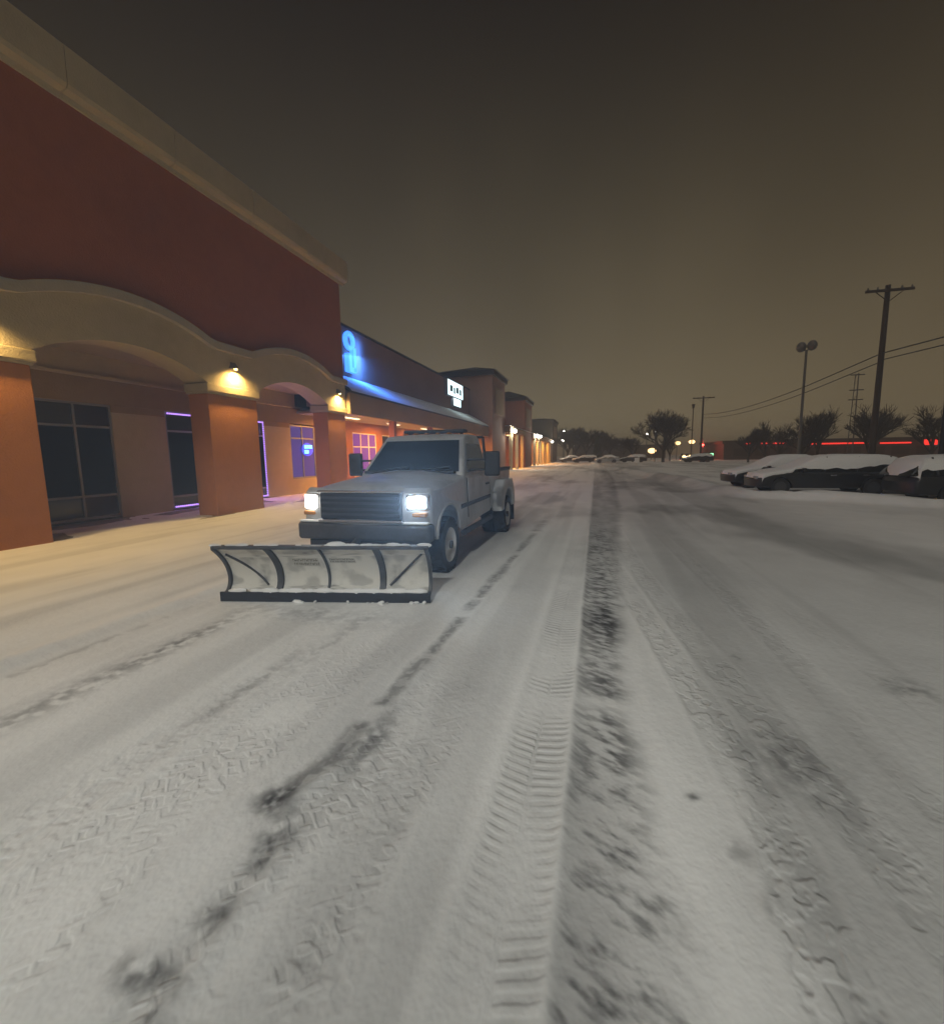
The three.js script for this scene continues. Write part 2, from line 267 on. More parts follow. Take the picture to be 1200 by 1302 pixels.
{
  const X0 = -6.2, X1 = 4.6, Z0 = -11, Z1 = 0.6;
  const inner = (x, z) => Math.min(smooth(X0, X0 + 0.8, x), smooth(X1, X1 - 0.8, x), smooth(Z0, Z0 + 1.2, z));
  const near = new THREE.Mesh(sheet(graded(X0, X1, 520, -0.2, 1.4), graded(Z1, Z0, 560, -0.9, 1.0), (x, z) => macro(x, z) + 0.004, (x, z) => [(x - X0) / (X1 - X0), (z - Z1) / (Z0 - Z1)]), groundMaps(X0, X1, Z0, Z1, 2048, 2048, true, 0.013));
  near.name = 'snow_drive'; near.receiveShadow = near.castShadow = true; tag(near, 'packed snow with tyre tracks and scraped dark strips', 'ground', null, 'structure'); scene.add(near);
  const FX0 = -34, FX1 = 34, FZ0 = -110, FZ1 = 8;
  const xs = graded(-420, 420, 300, 1, 9), zs = graded(60, -600, 360, -14, 12);
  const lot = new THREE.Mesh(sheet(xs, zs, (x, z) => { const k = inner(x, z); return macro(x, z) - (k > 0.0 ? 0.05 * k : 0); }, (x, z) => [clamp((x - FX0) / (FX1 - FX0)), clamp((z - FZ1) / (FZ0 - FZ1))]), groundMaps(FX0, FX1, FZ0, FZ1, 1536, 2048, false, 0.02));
  lot.name = 'ground'; lot.receiveShadow = lot.castShadow = true; tag(lot, 'snow covered parking lot and land around it', 'ground', null, 'structure'); scene.add(lot);
}

// ------------------------------------------------------------------ near shop building with arcade
const FX = -10.65, BX = -13.2, ENDZ = -17.55;
{
  const walk = mesh('walkway', [box(BX - 0.02, FX + 0.12, -0.2, 0.045, -160, 8)], M.concrete); tag(walk, 'bare concrete walkway under the arcade', 'pavement', null, 'structure');
}
function shopWindow(root, za, zb, y0, y1, mull, bars, x, fm, room = M.dark) {
  const w = wpart('window', [box(x - 0.1, x - 0.02, y1 - 0.06, y1, zb, za), box(x - 0.1, x - 0.02, y0, y0 + 0.08, zb, za), box(x - 0.1, x - 0.02, y0 + 0.08, y1 - 0.06, za - 0.06, za), box(x - 0.1, x - 0.02, y0 + 0.08, y1 - 0.06, zb, zb + 0.06)], fm, root);
  const zs = [za - 0.06, ...mull, zb + 0.06], ys = [y0 + 0.08, ...bars, y1 - 0.06];
  for (const m of mull) wpart('mullion', [box(x - 0.09, x - 0.015, y0 + 0.08, y1 - 0.06, m - 0.03, m + 0.03)], fm, w);
  for (const b of bars) wpart('mullion', [box(x - 0.085, x - 0.018, b - 0.03, b + 0.03, zb + 0.06, za - 0.06)], fm, w);
  for (let i = 0; i < zs.length - 1; i++) for (let j = 0; j < ys.length - 1; j++) wpart('pane', [box(x - 0.064, x - 0.054, ys[j] + 0.001, ys[j + 1] - 0.001, zs[i + 1] + 0.001, zs[i] - 0.001)], room === M.dark ? M.glass : room, w);
  return w;
}
const pillars = [[7.65, 1.9], [1.65, 1.9], [-4.35, 1.9], [-10.35, 1.9], [-16.2, 1.35]]; // near z, width along the front
const shop = thing('shop_building', 'near terracotta stucco shop building with cream arches and tall cornice', 'building', [FX, 0, ENDZ]);
{
  const zTop = 7.64, inX = -11.36;
  wpart('wall', [box(inX, FX, 4.8, 9.35, ENDZ, zTop)], M.terracotta, shop);
  wpart('end_wall', [box(BX - 0.25, inX - 0.003, 4.71, 9.35, ENDZ + 0.001, ENDZ + 0.3), box(-26, BX - 0.251, 0, 9.35, ENDZ + 0.001, ENDZ + 0.3), box(-26, -25.7, 0, 9.3, ENDZ + 0.3, zTop)], M.terracotta, shop);
  wpart('roof', [box(-25.7, inX, 9.0, 9.2, ENDZ + 0.3, zTop)], M.roofDark, shop);
  // cornice in lengths with open joints
  const prof = poly([[0, 9.0], [0.06, 9.0], [0.08, 9.10], [0.24, 9.14], [0.28, 9.22], [0.30, 9.90], [0.27, 9.94], [-0.5, 9.94], [-0.5, 9.36], [0, 9.36]]);
  const cuts = [ENDZ - 0.28, -15.1, -12.4, -9.75, -7.35, -4.6, -1.8, 1.2, 4.3, 7.64];
  for (let i = 0; i < cuts.length - 1; i++) {
    const g = new THREE.ExtrudeGeometry(prof, { depth: cuts[i + 1] - cuts[i] - 0.018, bevelEnabled: false }).translate(FX + 0.002, 0.006 * (i % 2), cuts[i] + 0.009);
    wpart('cornice', [g], M.cream, shop);
  }
  wpart('cornice_return', [box(-25.9, FX - 0.5, 9.36, 9.93, ENDZ - 0.28, ENDZ - 0.004)], M.cream, shop);
  // pillars, each with cap and foot
  for (const [z0, w] of pillars) {
    const pl = wpart('pillar', [rbox(-11.34, FX, -0.05, 3.56, z0 - w, z0, 0.025)], M.pillar, shop);
    wpart('cap', [rbox(-11.42, FX + 0.09, 3.62, 3.84, z0 - w - 0.07, z0 + 0.07, 0.02), box(-11.38, FX + 0.045, 3.56, 3.62, z0 - w - 0.03, z0 + 0.03)], M.cream, pl);
  }
  // arches: cream band between the intrados and a concentric extrados, with a raised lip along its upper edge
  for (let i = 0; i < pillars.length - 1; i++) {
    const a = pillars[i][0] - pillars[i][1], b = pillars[i + 1][0], half = (a - b) / 2, zc = (a + b) / 2, spring = 3.845, apex = 4.40, rise = apex - spring, R = (half * half + rise * rise) / (2 * rise), yc = apex - R;
    const zl = (i === pillars.length - 2 ? ENDZ + 0.01 : pillars[i + 1][0] - pillars[i + 1][1] / 2), zr = pillars[i][0] - pillars[i][1] / 2, RO = R + 1.12, top = z => Math.max(5.02, yc + Math.sqrt(Math.max(0, RO * RO - (z - zc) ** 2)));
    const inner = [], outer = [], N = 28;
    for (let k = 0; k <= N; k++) { const z = lerp(b, a, k / N); inner.push([z, yc + Math.sqrt(R * R - (z - zc) ** 2)]); }
    for (let k = 0; k <= N; k++) { const z = lerp(zr, zl, k / N); outer.push([z, top(z)]); }
    const band = poly([[zl, spring], ...inner.slice(0, 1).map(p => [p[0], spring]), ...inner, [a, spring], [zr, spring], ...outer].filter((p, k, q) => !k || Math.hypot(p[0] - q[k - 1][0], p[1] - q[k - 1][1]) > 1e-4));
    const arch = wpart('arch', [alongX(band, -11.37, FX + 0.06, 0)], M.cream, shop);
    const lip = poly([...outer.map(([z, y]) => [z, y + 0.015]), ...outer.slice().reverse().map(([z, y]) => [z, y - 0.2])]);
    wpart('moulding', [alongX(lip, FX + 0.03, FX + 0.2, 0)], M.creamDark, arch);
  }
  wpart('ceiling', [box(BX, -11.375, 4.55, 4.7, ENDZ, zTop)], M.ceiling, shop);
  // back wall with openings, header, panels
  const yH = 3.25;
  const solid = [[7.64, 5.2], [2.4, 0.2], [-4.2, -6.65], [-9.5, -11.12], [-15.5, -17.1]];
  for (const [a, b] of solid) wpart('back_wall', [box(BX - 0.25, BX, 0, 3.05, b, a)], M.beige, shop);
  for (const [a, b] of solid) wpart('back_wall', [box(BX - 0.25, BX - 0.002, 3.05, yH, b, a)], M.tan, shop);
  wpart('header', [box(BX - 0.25, BX + 0.05, yH, 3.92, ENDZ - 1.4, zTop)], M.tan, shop);
  wpart('ledge', [box(BX - 0.25, BX + 0.12, 3.92, 4.0, ENDZ - 1.4, zTop), box(BX - 0.25, BX, 4.0, 4.6, ENDZ, zTop)], M.beige, shop);
  shopWindow(shop, 5.2, 2.4, 0.1, yH, [4.27, 3.33], [2.62, 0.74], BX, M.frame);
  shopWindow(shop, 0.2, -4.2, 0.1, yH, [-0.9, -2, -3.1], [2.62, 0.74], BX, M.frame);
  shopWindow(shop, -6.65, -9.5, 0.1, yH, [-7.6, -8.55], [2.62, 0.74], BX, M.frame);
  shopWindow(shop, -11.12, -15.5, 0.1, yH, [-12.2, -13.3, -14.4], [2.62, 0.5], BX, M.frame);
  const tinted = new THREE.MeshPhysicalMaterial({ color: col(0.05, 0.04, 0.14), roughness: 0.12, emissive: col(0.05, 0.035, 0.2), emissiveIntensity: 0.9 }); tinted.name = 'lit_window';
  shopWindow(shop, -17.1, -18.9, 0.75, 3.2, [-17.95], [2.6], BX, M.frame, tinted);
  wpart('back_wall', [box(BX - 0.25, BX, 0, 0.75, -18.95, -17.1)], M.beige, shop);
}

// wall lamps over the pillars: a half-round shade with a bulb under it, light thrown down the pillar
const lampSpots = [[6.7, 'wall lamp on the arcade pillar behind the photographer'], [0.7, 'wall lamp on the arcade pillar beside the photographer'], [-5.25, 'warm wall lamp on the nearest arcade pillar at the left picture edge'], [-11.3, 'warm wall lamp on the pillar between the two arches in view'], [-16.95, 'warm wall lamp on the last arcade pillar before the low shops']];
lampSpots.forEach(([z, label]) => {
  const y = 4.44, l = thing('wall_lamp', label, 'lamp', [FX + 0.06, y, z], 0, 'arcade wall lamps');
  const shade = new THREE.CylinderGeometry(0.08, 0.17, 0.17, 18, 1, true, 0, Math.PI).translate(0.004, 0.02, 0);
  mesh('shade', [shade, new THREE.CylinderGeometry(0.08, 0.08, 0.012, 18, 1, false, 0, Math.PI).translate(0.004, 0.11, 0), box(0.004, 0.02, -0.07, 0.13, -0.1, 0.1)], M.pole, l);
  mesh('bulb', [new THREE.SphereGeometry(0.055, 14, 10).translate(0.1, -0.05, 0)], G.warm, l);
  spotLight([FX + 0.06 + 0.17, y - 0.07, z], [FX + 0.14, 0, z], [1, 0.64, 0.22], 34, 1.35, 0.6, 3);
});

// purple light string round the second window
{
  const s = thing('light_string', 'purple light string outlining the wide window behind the second pillar', 'light string', [BX + 0.03, 0.1, -15.4]);
  const bead = (y, z) => new THREE.SphereGeometry(0.03, 6, 5).translate(BX + 0.03, y, z), top = [], bot = [], side = [];
  for (let z = -11.2; z > -15.42; z -= 0.075) { top.push(bead(3.17, z)); bot.push(bead(0.17, z)); }
  for (let y = 0.22; y < 3.15; y += 0.075) side.push(bead(y, -15.4));
  for (const g of [top, bot, side]) wpart('bulbs', g, G.purple, s);
  areaLight([BX + 0.12, 1.7, -15.3], [BX + 2, 1.7, -14.6], [0.62, 0.3, 1], 10, 0.2, 2.8);
  areaLight([BX + 0.12, 3.05, -13.3], [BX + 1.2, 2.2, -13.3], [0.7, 0.3, 1], 9, 3.6, 0.15);
}
// blue window sign, two rows of strokes; its glowing disc imitates the blue glow on the glass
{
  const s = thing('open_sign', 'glowing blue sign with cyan strokes hanging in the shop window', 'sign', [BX + 0.03, 2.1, -18.25]);
  mesh('panel', [new THREE.CylinderGeometry(0.36, 0.36, 0.02, 32).rotateZ(Math.PI / 2).scale(1, 0.85, 1.15).translate(-0.01, 0, 0)], G.neonBlue, s);
  for (let k = 0; k < 4; k++) mesh('letter', [box(0.012, 0.05, 0.05, 0.2, 0.15 - k * 0.145, 0.255 - k * 0.145)], G.cyan, s);
  for (let k = 0; k < 2; k++) mesh('letter', [box(0.012, 0.05, -0.19, -0.03, 0.15 - k * 0.145, 0.255 - k * 0.145)], G.cyan, s);
  areaLight([BX + 0.12, 2.1, -18.25], [BX + 2, 2.0, -17.6], [0.06, 0.1, 1], 14, 1.0, 0.8);
}

// ------------------------------------------------------------------ low shops with a snow-covered canopy
const low = thing('low_shops', 'low brown shop row with a snow covered canopy over its walkway', 'building', [FX, 0, -31]);
{
  const z0 = ENDZ - 0.01, z1 = -43.5, UX = -12.3, EX = -10.45;
  wpart('upper_wall', [box(UX - 0.3, UX, 4.0, 8.2, z1, z0)], M.brownWall, low);
  wpart('parapet_cap', [box(UX - 0.36, UX + 0.06, 8.2, 8.32, z1, z0)], M.roofDark, low);
  wpart('roof', [box(-26, UX - 0.3, 7.6, 7.75, z1, z0), box(-26, -25.8, 0, 7.6, z1, z0)], M.roofDark, low);
  // shed roof of the canopy, in sheets with snow lying on them
  const slope = (z, w) => { const s = poly([[UX + 0.001, 5.62], [EX + 0.12, 4.5], [EX + 0.12, 4.58], [UX + 0.001, 5.72]]); return new THREE.ExtrudeGeometry(s, { depth: w, bevelEnabled: false }).translate(0, 0, z - w); };
  for (let z = z0; z > z1 + 1; z -= 4.3) { const w = Math.min(4.28, z - z1); wpart('canopy_sheet', [slope(z, w)], M.steel, low); }
  const ns = 60, zz = [], uu = []; for (let i = 0; i <= 150; i++) zz.push(lerp(z0 - 0.05, z1 + 0.05, i / 150)); for (let i = 0; i <= 14; i++) uu.push(lerp(UX + 0.01, EX + 0.15, i / 14));
  const cov = sheet(uu, zz, (x, z) => { const t = (x - UX) / (EX + 0.12 - UX), e = Math.min(1, 14 * Math.min(t + 0.05, 1.03 - t)); return lerp(5.72, 4.58, t) + 0.003 + (0.05 + 0.07 * fbm(x * 2, z * 0.8, 3)) * Math.max(0, e); }, () => [0, 0]);
  const sn = new THREE.Mesh(boxUV(cov).translate(-FX, 0, 31), M.snow); sn.name = 'snow_cover'; sn.castShadow = sn.receiveShadow = true; low.add(sn);
  wpart('fascia', [box(EX - 0.12, EX + 0.06, 3.6, 4.5, z1, z0)], M.tan, low);
  wpart('soffit', [box(BX, EX - 0.12, 3.7, 3.8, z1, z0)], M.ceiling, low);
  for (let z = -22.2; z > z1; z -= 5.6) { const c = wpart('column', [rbox(EX - 0.32, EX + 0.0, -0.05, 3.6, z - 0.16, z + 0.16, 0.02)], M.redBrick, low); wpart('base', [rbox(EX - 0.38, EX + 0.06, -0.05, 0.5, z - 0.22, z + 0.22, 0.02)], M.cream, c); }
  const bays = [[-19.4, -21.6], [-22.4, -25.2], [-26, -29], [-30, -33], [-34, -37], [-38, -42]];
  let prev = -18.95;
  for (const [a, b] of bays) { wpart('back_wall', [box(BX - 0.25, BX, 0, 3.75, a, prev)], M.redBrick, low); prev = b; wpart('back_wall', [box(BX - 0.25, BX, 3.1, 3.75, b, a)], M.redBrick, low); wpart('back_wall', [box(BX - 0.25, BX, 0, 0.6, b, a)], M.redBrick, low); }
  wpart('back_wall', [box(BX - 0.25, BX, 0, 3.75, z1, prev)], M.redBrick, low);
  const violet = new THREE.MeshPhysicalMaterial({ color: col(0.10, 0.05, 0.22), roughness: 0.15, emissive: col(0.16, 0.03, 0.45), emissiveIntensity: 0.5 }); violet.name = 'lit_window';
  bays.forEach(([a, b], i) => shopWindow(low, a, b, 0.6, 3.1, [lerp(a, b, 1 / 3), lerp(a, b, 2 / 3)], [2.3], BX, M.whiteFrame, i < 2 ? violet : M.dark));
}
// warm lights under the canopy
[[-19.8, 'first'], [-24.6, 'second'], [-29.8, 'third'], [-35.2, 'fourth'], [-40.6, 'fifth']].forEach(([z, k], i) => {
  const l = thing('ceiling_lamp', `amber strip lamp under the canopy of the low shops, ${k} from the arcade`, 'lamp', [-11.7, 3.7, z], 0, 'canopy lamps');
  mesh('housing', [box(-0.14, 0.14, -0.06, -0.001, -0.75, 0.75)], M.whiteFrame, l);
  mesh('tube', [box(-0.09, 0.09, -0.1, -0.062, -0.7, 0.7)], G.strip, l);
  areaLight([-11.7, 3.58, z], [-11.7, 0, z], [1, 0.42, 0.07], 240, 0.25, 1.4);
});
// blue letters and white box sign on the upper wall
{
  const b = thing('blue_sign', 'tall glowing blue letters on the brown wall just past the terracotta corner', 'sign', [-12.3, 5.95, -22]);
  mesh('letter', [new THREE.TorusGeometry(0.36, 0.12, 8, 24).rotateY(Math.PI / 2).translate(0.16, 1.6, 1.3), box(0.05, 0.28, 0.1, 1.3, 0.86, 1.1)], G.blue, b);
  mesh('letter', [box(0.05, 0.28, 0.05, 0.95, 1.3, 1.62), box(0.05, 0.28, 0.05, 0.3, 0.9, 1.29)], G.blue, b);
  areaLight([-11.9, 6.9, -21.3], [-12.2, 5.0, -21.6], [0.04, 0.2, 1], 24, 2.2, 1.6);
  areaLight([-12.0, 6.9, -21.3], [-13, 6.9, -21.3], [0.04, 0.2, 1], 13, 1.6, 1.8);
  const s = thing('white_sign', 'lit white box sign on the low shops beside the dark tower', 'sign', [-12.3, 6.6, -38]);
  mesh('case', [rbox(0.005, 0.3, 0.2, 1.55, -2.2, 2.2, 0.03), rbox(0.005, 0.28, -0.55, 0.19, -1.6, 0.6, 0.03)], M.frame, s);
  mesh('face', [box(0.301, 0.315, 0.25, 1.5, -2.15, 2.15), box(0.281, 0.295, -0.5, 0.15, -1.55, 0.55)], G.sign, s);
  const ink = std(0.2, 0.5, 0.55);
  for (const [a, c, y] of [[1.6, 0.9, 0.6], [0.6, 0.2, 0.5], [-0.1, -0.8, 0.62], [-1.1, -1.6, 0.55]]) mesh('letter', [box(0.316, 0.325, y, y + 0.5, c, a)], ink, s);
  areaLight([-11.9, 7.1, -38], [-10, 6.0, -38], [0.7, 0.95, 1], 3, 4, 1.2);
}

// ------------------------------------------------------------------ towers and far shops
function tower(name, label, x0, x1, z0, z1, h, mat, roofH) {
  const t = thing(name, label, 'building', [(x0 + x1) / 2, 0, (z0 + z1) / 2]);
  wpart('wall', [box(x0, x1, 0, h, z1, z0)], mat, t);
  wpart('cornice', [box(x0 - 0.25, x1 + 0.25, h, h + 0.45, z1 - 0.25, z0 + 0.25)], M.roofDark, t);
  const r = new THREE.ConeGeometry(Math.SQRT1_2, 1, 4, 1).rotateY(Math.PI / 4).scale(x1 - x0 + 0.9, roofH, z0 - z1 + 0.9).translate((x0 + x1) / 2, h + 0.45 + roofH / 2, (z0 + z1) / 2);
  wpart('roof', [r], M.roofDark, t);
  wpart('panel', [box(x1 + 0.002, x1 + 0.08, h * 0.62, h * 0.9, z1 + (z0 - z1) * 0.2, z0 - (z0 - z1) * 0.2)], M.tan, t);
  return t;
}
tower('corner_tower', 'brown corner tower rising above the low shops', -15.2, -10.0, -43.6, -50, 9.6, M.brownWall, 1.0);
tower('middle_tower', 'smaller dark brown tower behind the corner tower', -15.5, -9.6, -62, -69, 9.2, M.redBrick, 1.4);
tower('far_tower', 'dark block at the far end of the shop row', -16, -9.3, -100, -112, 9.0, M.roofDark, 0.8);
{
  const f = thing('far_shops', 'orange lit far shop row with pale columns', 'building', [-9.6, 0, -84]);
  const EX = -9.4;
  wpart('wall', [box(-12.6, -12.2, 0, 6, -61.9, -50.1), box(-12.6, -12.2, 0, 6, -99.9, -69.1), box(-12.2, -11.4, 0, 6, -69, -68.98)], M.pillar, f);
  wpart('canopy', [box(-12.2, EX, 4.3, 5.0, -61.9, -50.1), box(-12.2, EX, 4.3, 5.0, -99.9, -69.1)], M.tan, f);
  const s1 = sheet([-12.2, -11.6, -10.6, -9.9, EX + 0.02], graded(-50.1, -99.9, 60, -60, 30), (x, z) => 5.02 + 0.1 * fbm(x, z, 2), () => [0, 0]);
  wpart('snow_cover', [s1], M.snow, f);
  for (let z = -51.5; z > -99; z -= 4.1) if (z > -61.5 || z < -69.5) { wpart('column', [rbox(EX - 0.4, EX - 0.02, -0.05, 4.3, z - 0.2, z + 0.2, 0.02)], M.cream, f); }
  for (let z = -53.5; z > -98; z -= 4.1) if (z > -60.5 || z < -71) { const w = wpart('window', [box(-12.19, -12.12, 0.5, 3.3, z - 1.3, z + 1.3)], M.whiteFrame, f); wpart('pane', [box(-12.115, -12.1, 0.6, 3.2, z - 1.2, z - 0.03)], M.glass, w); wpart('pane', [box(-12.115, -12.1, 0.6, 3.2, z + 0.03, z + 1.2)], M.glass, w); }
}
[[-51.2, 4.6, 'bright lamp at the corner of the far shops nearest the truck'], [-71.5, 4.9, 'left of two bright lamps along the far shop canopy'], [-76, 4.9, 'right of two bright lamps along the far shop canopy'], [-97, 4.6, 'bright lamp at the far end of the shop row']].forEach(([z, y, label]) => {
  const l = thing('flood_lamp', label, 'lamp', [-9.38, y, z], 0, 'flood lamps on the far shops');
  mesh('bracket', [box(0, 0.3, 0.1, 0.16, -0.06, 0.06)], M.pole, l);
  mesh('bulb', [new THREE.SphereGeometry(0.24, 12, 8).translate(0.3, -0.12, 0)], G.white, l);
  pointLight([-9.08, y - 0.12, z], [1, 0.93, 0.75], 30, 8);
});
[-56, -75, -83, -91].forEach((z, i) => {
  const l = thing('porch_lamp', ['amber lamp in the nearest bay of the far shop walkway', 'amber lamp in the second bay of the far shop walkway', 'amber lamp in the third bay of the far shop walkway', 'amber lamp in the last bay of the far shop walkway'][i], 'lamp', [-10.8, 4.3, z], 0, 'walkway lamps of the far shops');
  mesh('housing', [box(-0.2, 0.2, -0.05, -0.001, -0.6, 0.6)], M.whiteFrame, l);
  mesh('tube', [box(-0.14, 0.14, -0.1, -0.052, -0.55, 0.55)], G.amber, l);
  areaLight([-10.8, 4.17, z], [-10.8, 0, z], [1, 0.40, 0.08], 330, 0.4, 1.2);
});

// ------------------------------------------------------------------ plough truck (its front looks along +z)
const truck = thing('plow_truck', 'silver pickup truck with lit headlights and a snow plow blade in front', 'truck', [-3.0, 0.0, -7.85]);
{
  const fa = 1.85, ra = -1.65, WR = 0.4;
  const arc = (s, zc, r, y) => { const a = Math.asin((y - 0.42) / r); s.absarc(zc, 0.42, r, a, Math.PI - a, false); };
  // lower body in side view (z, y): tail to nose along the sill, back along the top
  const side = new THREE.Shape();
  side.moveTo(2.62, 0.60);
  side.lineTo(2.66, 0.72); side.lineTo(2.66, 1.14); side.lineTo(2.635, 1.215); side.lineTo(2.56, 1.275); side.lineTo(2.42, 1.315); side.lineTo(2.15, 1.35); side.lineTo(1.55, 1.40); side.lineTo(1.02, 1.44); side.lineTo(0.85, 1.40); side.lineTo(-0.72, 1.36); side.lineTo(-0.75, 0.58);
  side.lineTo(1.36, 0.56); side.lineTo(1.36, 0.6);
  { const r = 0.52; for (let k = 0; k <= 14; k++) { const a = Math.PI - k / 14 * Math.PI; side.lineTo(fa + r * Math.cos(a), 0.58 + r * 0.82 * Math.sin(a)); } }
  side.closePath();
  const shape = v => {
    if (v.y > 1.05 && v.z < 2.5 && v.z > 0.95) { const t = Math.abs(v.x) / 0.98; v.y -= 0.10 * Math.pow(t, 3.2) * smooth(1.05, 1.3, v.y); v.y += 0.02 * smooth(0.55, 0.2, t) * smooth(1.2, 1.35, v.y); }
    const k = smooth(1.2, 2.66, v.z); v.z -= 0.14 * k * Math.pow(Math.abs(v.x) / 0.98, 3);
    v.x *= 1 - 0.035 * smooth(1.0, 1.4, v.y) - 0.02 * smooth(2.0, 2.7, v.z);
  };
  const body = mesh('body', [bend(alongX(side, -0.98, 0.98, 0.05, 18), shape, 0.5)], M.paint, truck);
  mesh('fender_lip', [1, -1].map(s => new THREE.TorusGeometry(0.52, 0.03, 6, 24, Math.PI).scale(1, 0.82, 1).rotateY(Math.PI / 2).translate(s * 0.965, 0.58, fa)), M.paint, body);
  // shut lines and cowl
  mesh('cowl', [rbox(-0.8, 0.8, 1.405, 1.452, 0.93, 1.08, 0.015)], M.trim, body);
  for (const s of [-1, 1]) { mesh('shut_line', [rod([s * 0.984, 0.68, 0.885], [s * 0.968, 1.33, 0.885], 0.007, 0.007, 5)], M.trim, body); mesh('belt_moulding', [rbox(s * 0.972, s * 0.992, 0.86, 0.93, -0.72, 1.28, 0.008)], M.trim, body); }
  // cab
  const cabS = poly([[0.98, 1.33], [0.93, 1.42], [0.34, 2.01], [0.22, 2.075], [-0.1, 2.10], [-0.55, 2.10], [-0.68, 2.04], [-0.75, 1.4], [-0.75, 1.33]]);
  const tuck = v => { v.x *= 1 - 0.17 * smooth(1.36, 2.05, v.y); v.y -= 0.03 * Math.pow(Math.abs(v.x) / 0.8, 3) * smooth(1.8, 2.0, v.y); };
  const cab = mesh('cab', [bend(alongX(cabS, -0.93, 0.93, 0.05, 12), tuck, 0.5)], M.paint, truck);
  const sx = y => 0.945 * (1 - 0.17 * smooth(1.36, 2.05, y));
  const wsY0 = 1.435, wsY1 = 1.965, zAt = y => 0.93 - (y - 1.42) / (2.01 - 1.42) * 0.59;
  { // curved windscreen
    const xs = [], ys = []; for (let i = 0; i <= 12; i++) xs.push(lerp(-1, 1, i / 12)); const P = []; const row = y => xs.map(t => [t * (sx(y) - 0.1), y, zAt(y) + 0.035 - 0.035 * t * t]);
    const a = row(wsY0), b = row(wsY1); for (let i = 0; i < 12; i++) P.push(quadPatch(a[i], a[i + 1], b[i + 1], b[i]));
    mesh('windscreen', P, M.darkGlass, cab);
    mesh('wiper', [rod([-0.62, 1.445, 0.95], [-0.05, 1.52, 0.885], 0.012), rod([0.1, 1.445, 0.96], [0.68, 1.51, 0.87], 0.012)], M.trim, cab);
  }
  for (const s of [-1, 1]) {
    const q = (y, z) => [s * (sx(y) + 0.004), y, z], f = [q(1.42, 0.80), q(1.42, -0.58), q(1.9, -0.55), q(1.9, 0.36)];
    mesh('side_window', [s > 0 ? quadPatch(...f) : quadPatch(f[3], f[2], f[1], f[0])], M.darkGlass, cab);
    const door = mesh('door', [rbox(s * 0.955, s * 0.985, 0.66, 1.33, -0.62, 0.86, 0.012)], M.paint, truck);
    mesh('handle', [rbox(s * 0.985, s * 1.02, 1.14, 1.18, -0.5, -0.3, 0.01)], M.trim, door);
    mesh('sill_step', [rod([s * 0.99, 0.47, -0.7], [s * 0.99, 0.47, 1.2], 0.05)], M.trim, truck);
    // tow mirror on two arms
    const m = mesh('mirror', [rbox(s * 1.17, s * 1.43, 1.34, 1.76, 0.42, 0.53, 0.035)], M.trim, truck);
    mesh('mirror_arm', [rod([s * 0.88, 1.45, 0.55], [s * 1.2, 1.45, 0.48], 0.018), rod([s * 0.87, 1.62, 0.5], [s * 1.2, 1.62, 0.48], 0.018)], M.trim, m);
    // headlamp, turn lamp, fog lamp pocket
    const lampG = bend(new RoundedBoxGeometry(0.30, 0.23, 0.06, 3, 0.028).translate(s * 0.79, 1.085, 2.60), v => { v.z -= 0.14 * Math.pow(Math.abs(v.x) / 0.98, 3) * 1.0; v.z += 0.03; });
    const hl = mesh('headlight_housing', [lampG], M.chrome, truck);
    mesh('headlight', [new RoundedBoxGeometry(s > 0 ? 0.24 : 0.20, s > 0 ? 0.15 : 0.19, 0.03, 3, 0.014).rotateY(s * 0.22).translate(s * 0.79, 1.09, 2.605)], s > 0 ? G.headCool : G.headWarm, hl);
    mesh('turn_lamp', [rbox(s * 0.68, s * 0.92, 0.90, 0.96, 2.50, 2.60, 0.02)], std(0.4, 0.18, 0.05, { roughness: 0.3 }), truck);
  }
  spotLight([-3.0 + 0.79, 1.09, -7.85 + 2.64], [-0.3, 1.75, 0], [0.26, 0.50, 1], 1400, 0.32, 0.9, 6);
  spotLight([-3.0 - 0.79, 1.09, -7.85 + 2.64], [-3.0 - 0.2, 1.75, 0], [0.7, 0.84, 1], 240, 0.34, 1, 6);
  // grille with bars, bumper, plate
  const gr = mesh('grille', [rbox(-0.60, 0.60, 0.86, 1.22, 2.60, 2.68, 0.03)], M.trim, truck);
  for (const y of [0.93, 1.0, 1.08, 1.15]) mesh('grille_bar', [rbox(-0.57, 0.57, y - 0.014, y + 0.014, 2.675, 2.70, 0.006)], M.steel, gr);
  mesh('grille_bar', [rbox(-0.62, 0.62, 1.215, 1.25, 2.62, 2.70, 0.012), rbox(-0.62, 0.62, 0.82, 0.86, 2.62, 2.70, 0.012)], M.chrome, gr);
  const bum = mesh('bumper', [bend(new RoundedBoxGeometry(1.98, 0.24, 0.2, 3, 0.05).translate(0, 0.69, 2.68), v => { v.z -= 0.12 * Math.pow(Math.abs(v.x) / 0.98, 3); })], M.steel, truck);
  mesh('snow_line', [bend(new RoundedBoxGeometry(1.9, 0.03, 0.12, 3, 0.014).translate(0, 0.823, 2.70), v => { v.z -= 0.12 * Math.pow(Math.abs(v.x) / 0.98, 3); })], M.snow, bum);
  mesh('valance', [rbox(-0.85, 0.85, 0.42, 0.57, 2.42, 2.6, 0.03)], M.trim, bum);
  for (let k = 0; k < 5; k++) mesh('roof_marker', [rbox(-0.46 + k * 0.215, -0.40 + k * 0.215, 2.08, 2.11, 0.1, 0.2, 0.01)], std(0.3, 0.13, 0.03), cab);
  const bar = mesh('light_bar', [rbox(-0.62, 0.62, 2.12, 2.19, -0.42, -0.18, 0.03), box(-0.55, -0.5, 2.08, 2.13, -0.33, -0.27), box(0.5, 0.55, 2.08, 2.13, -0.33, -0.27)], M.trim, truck);
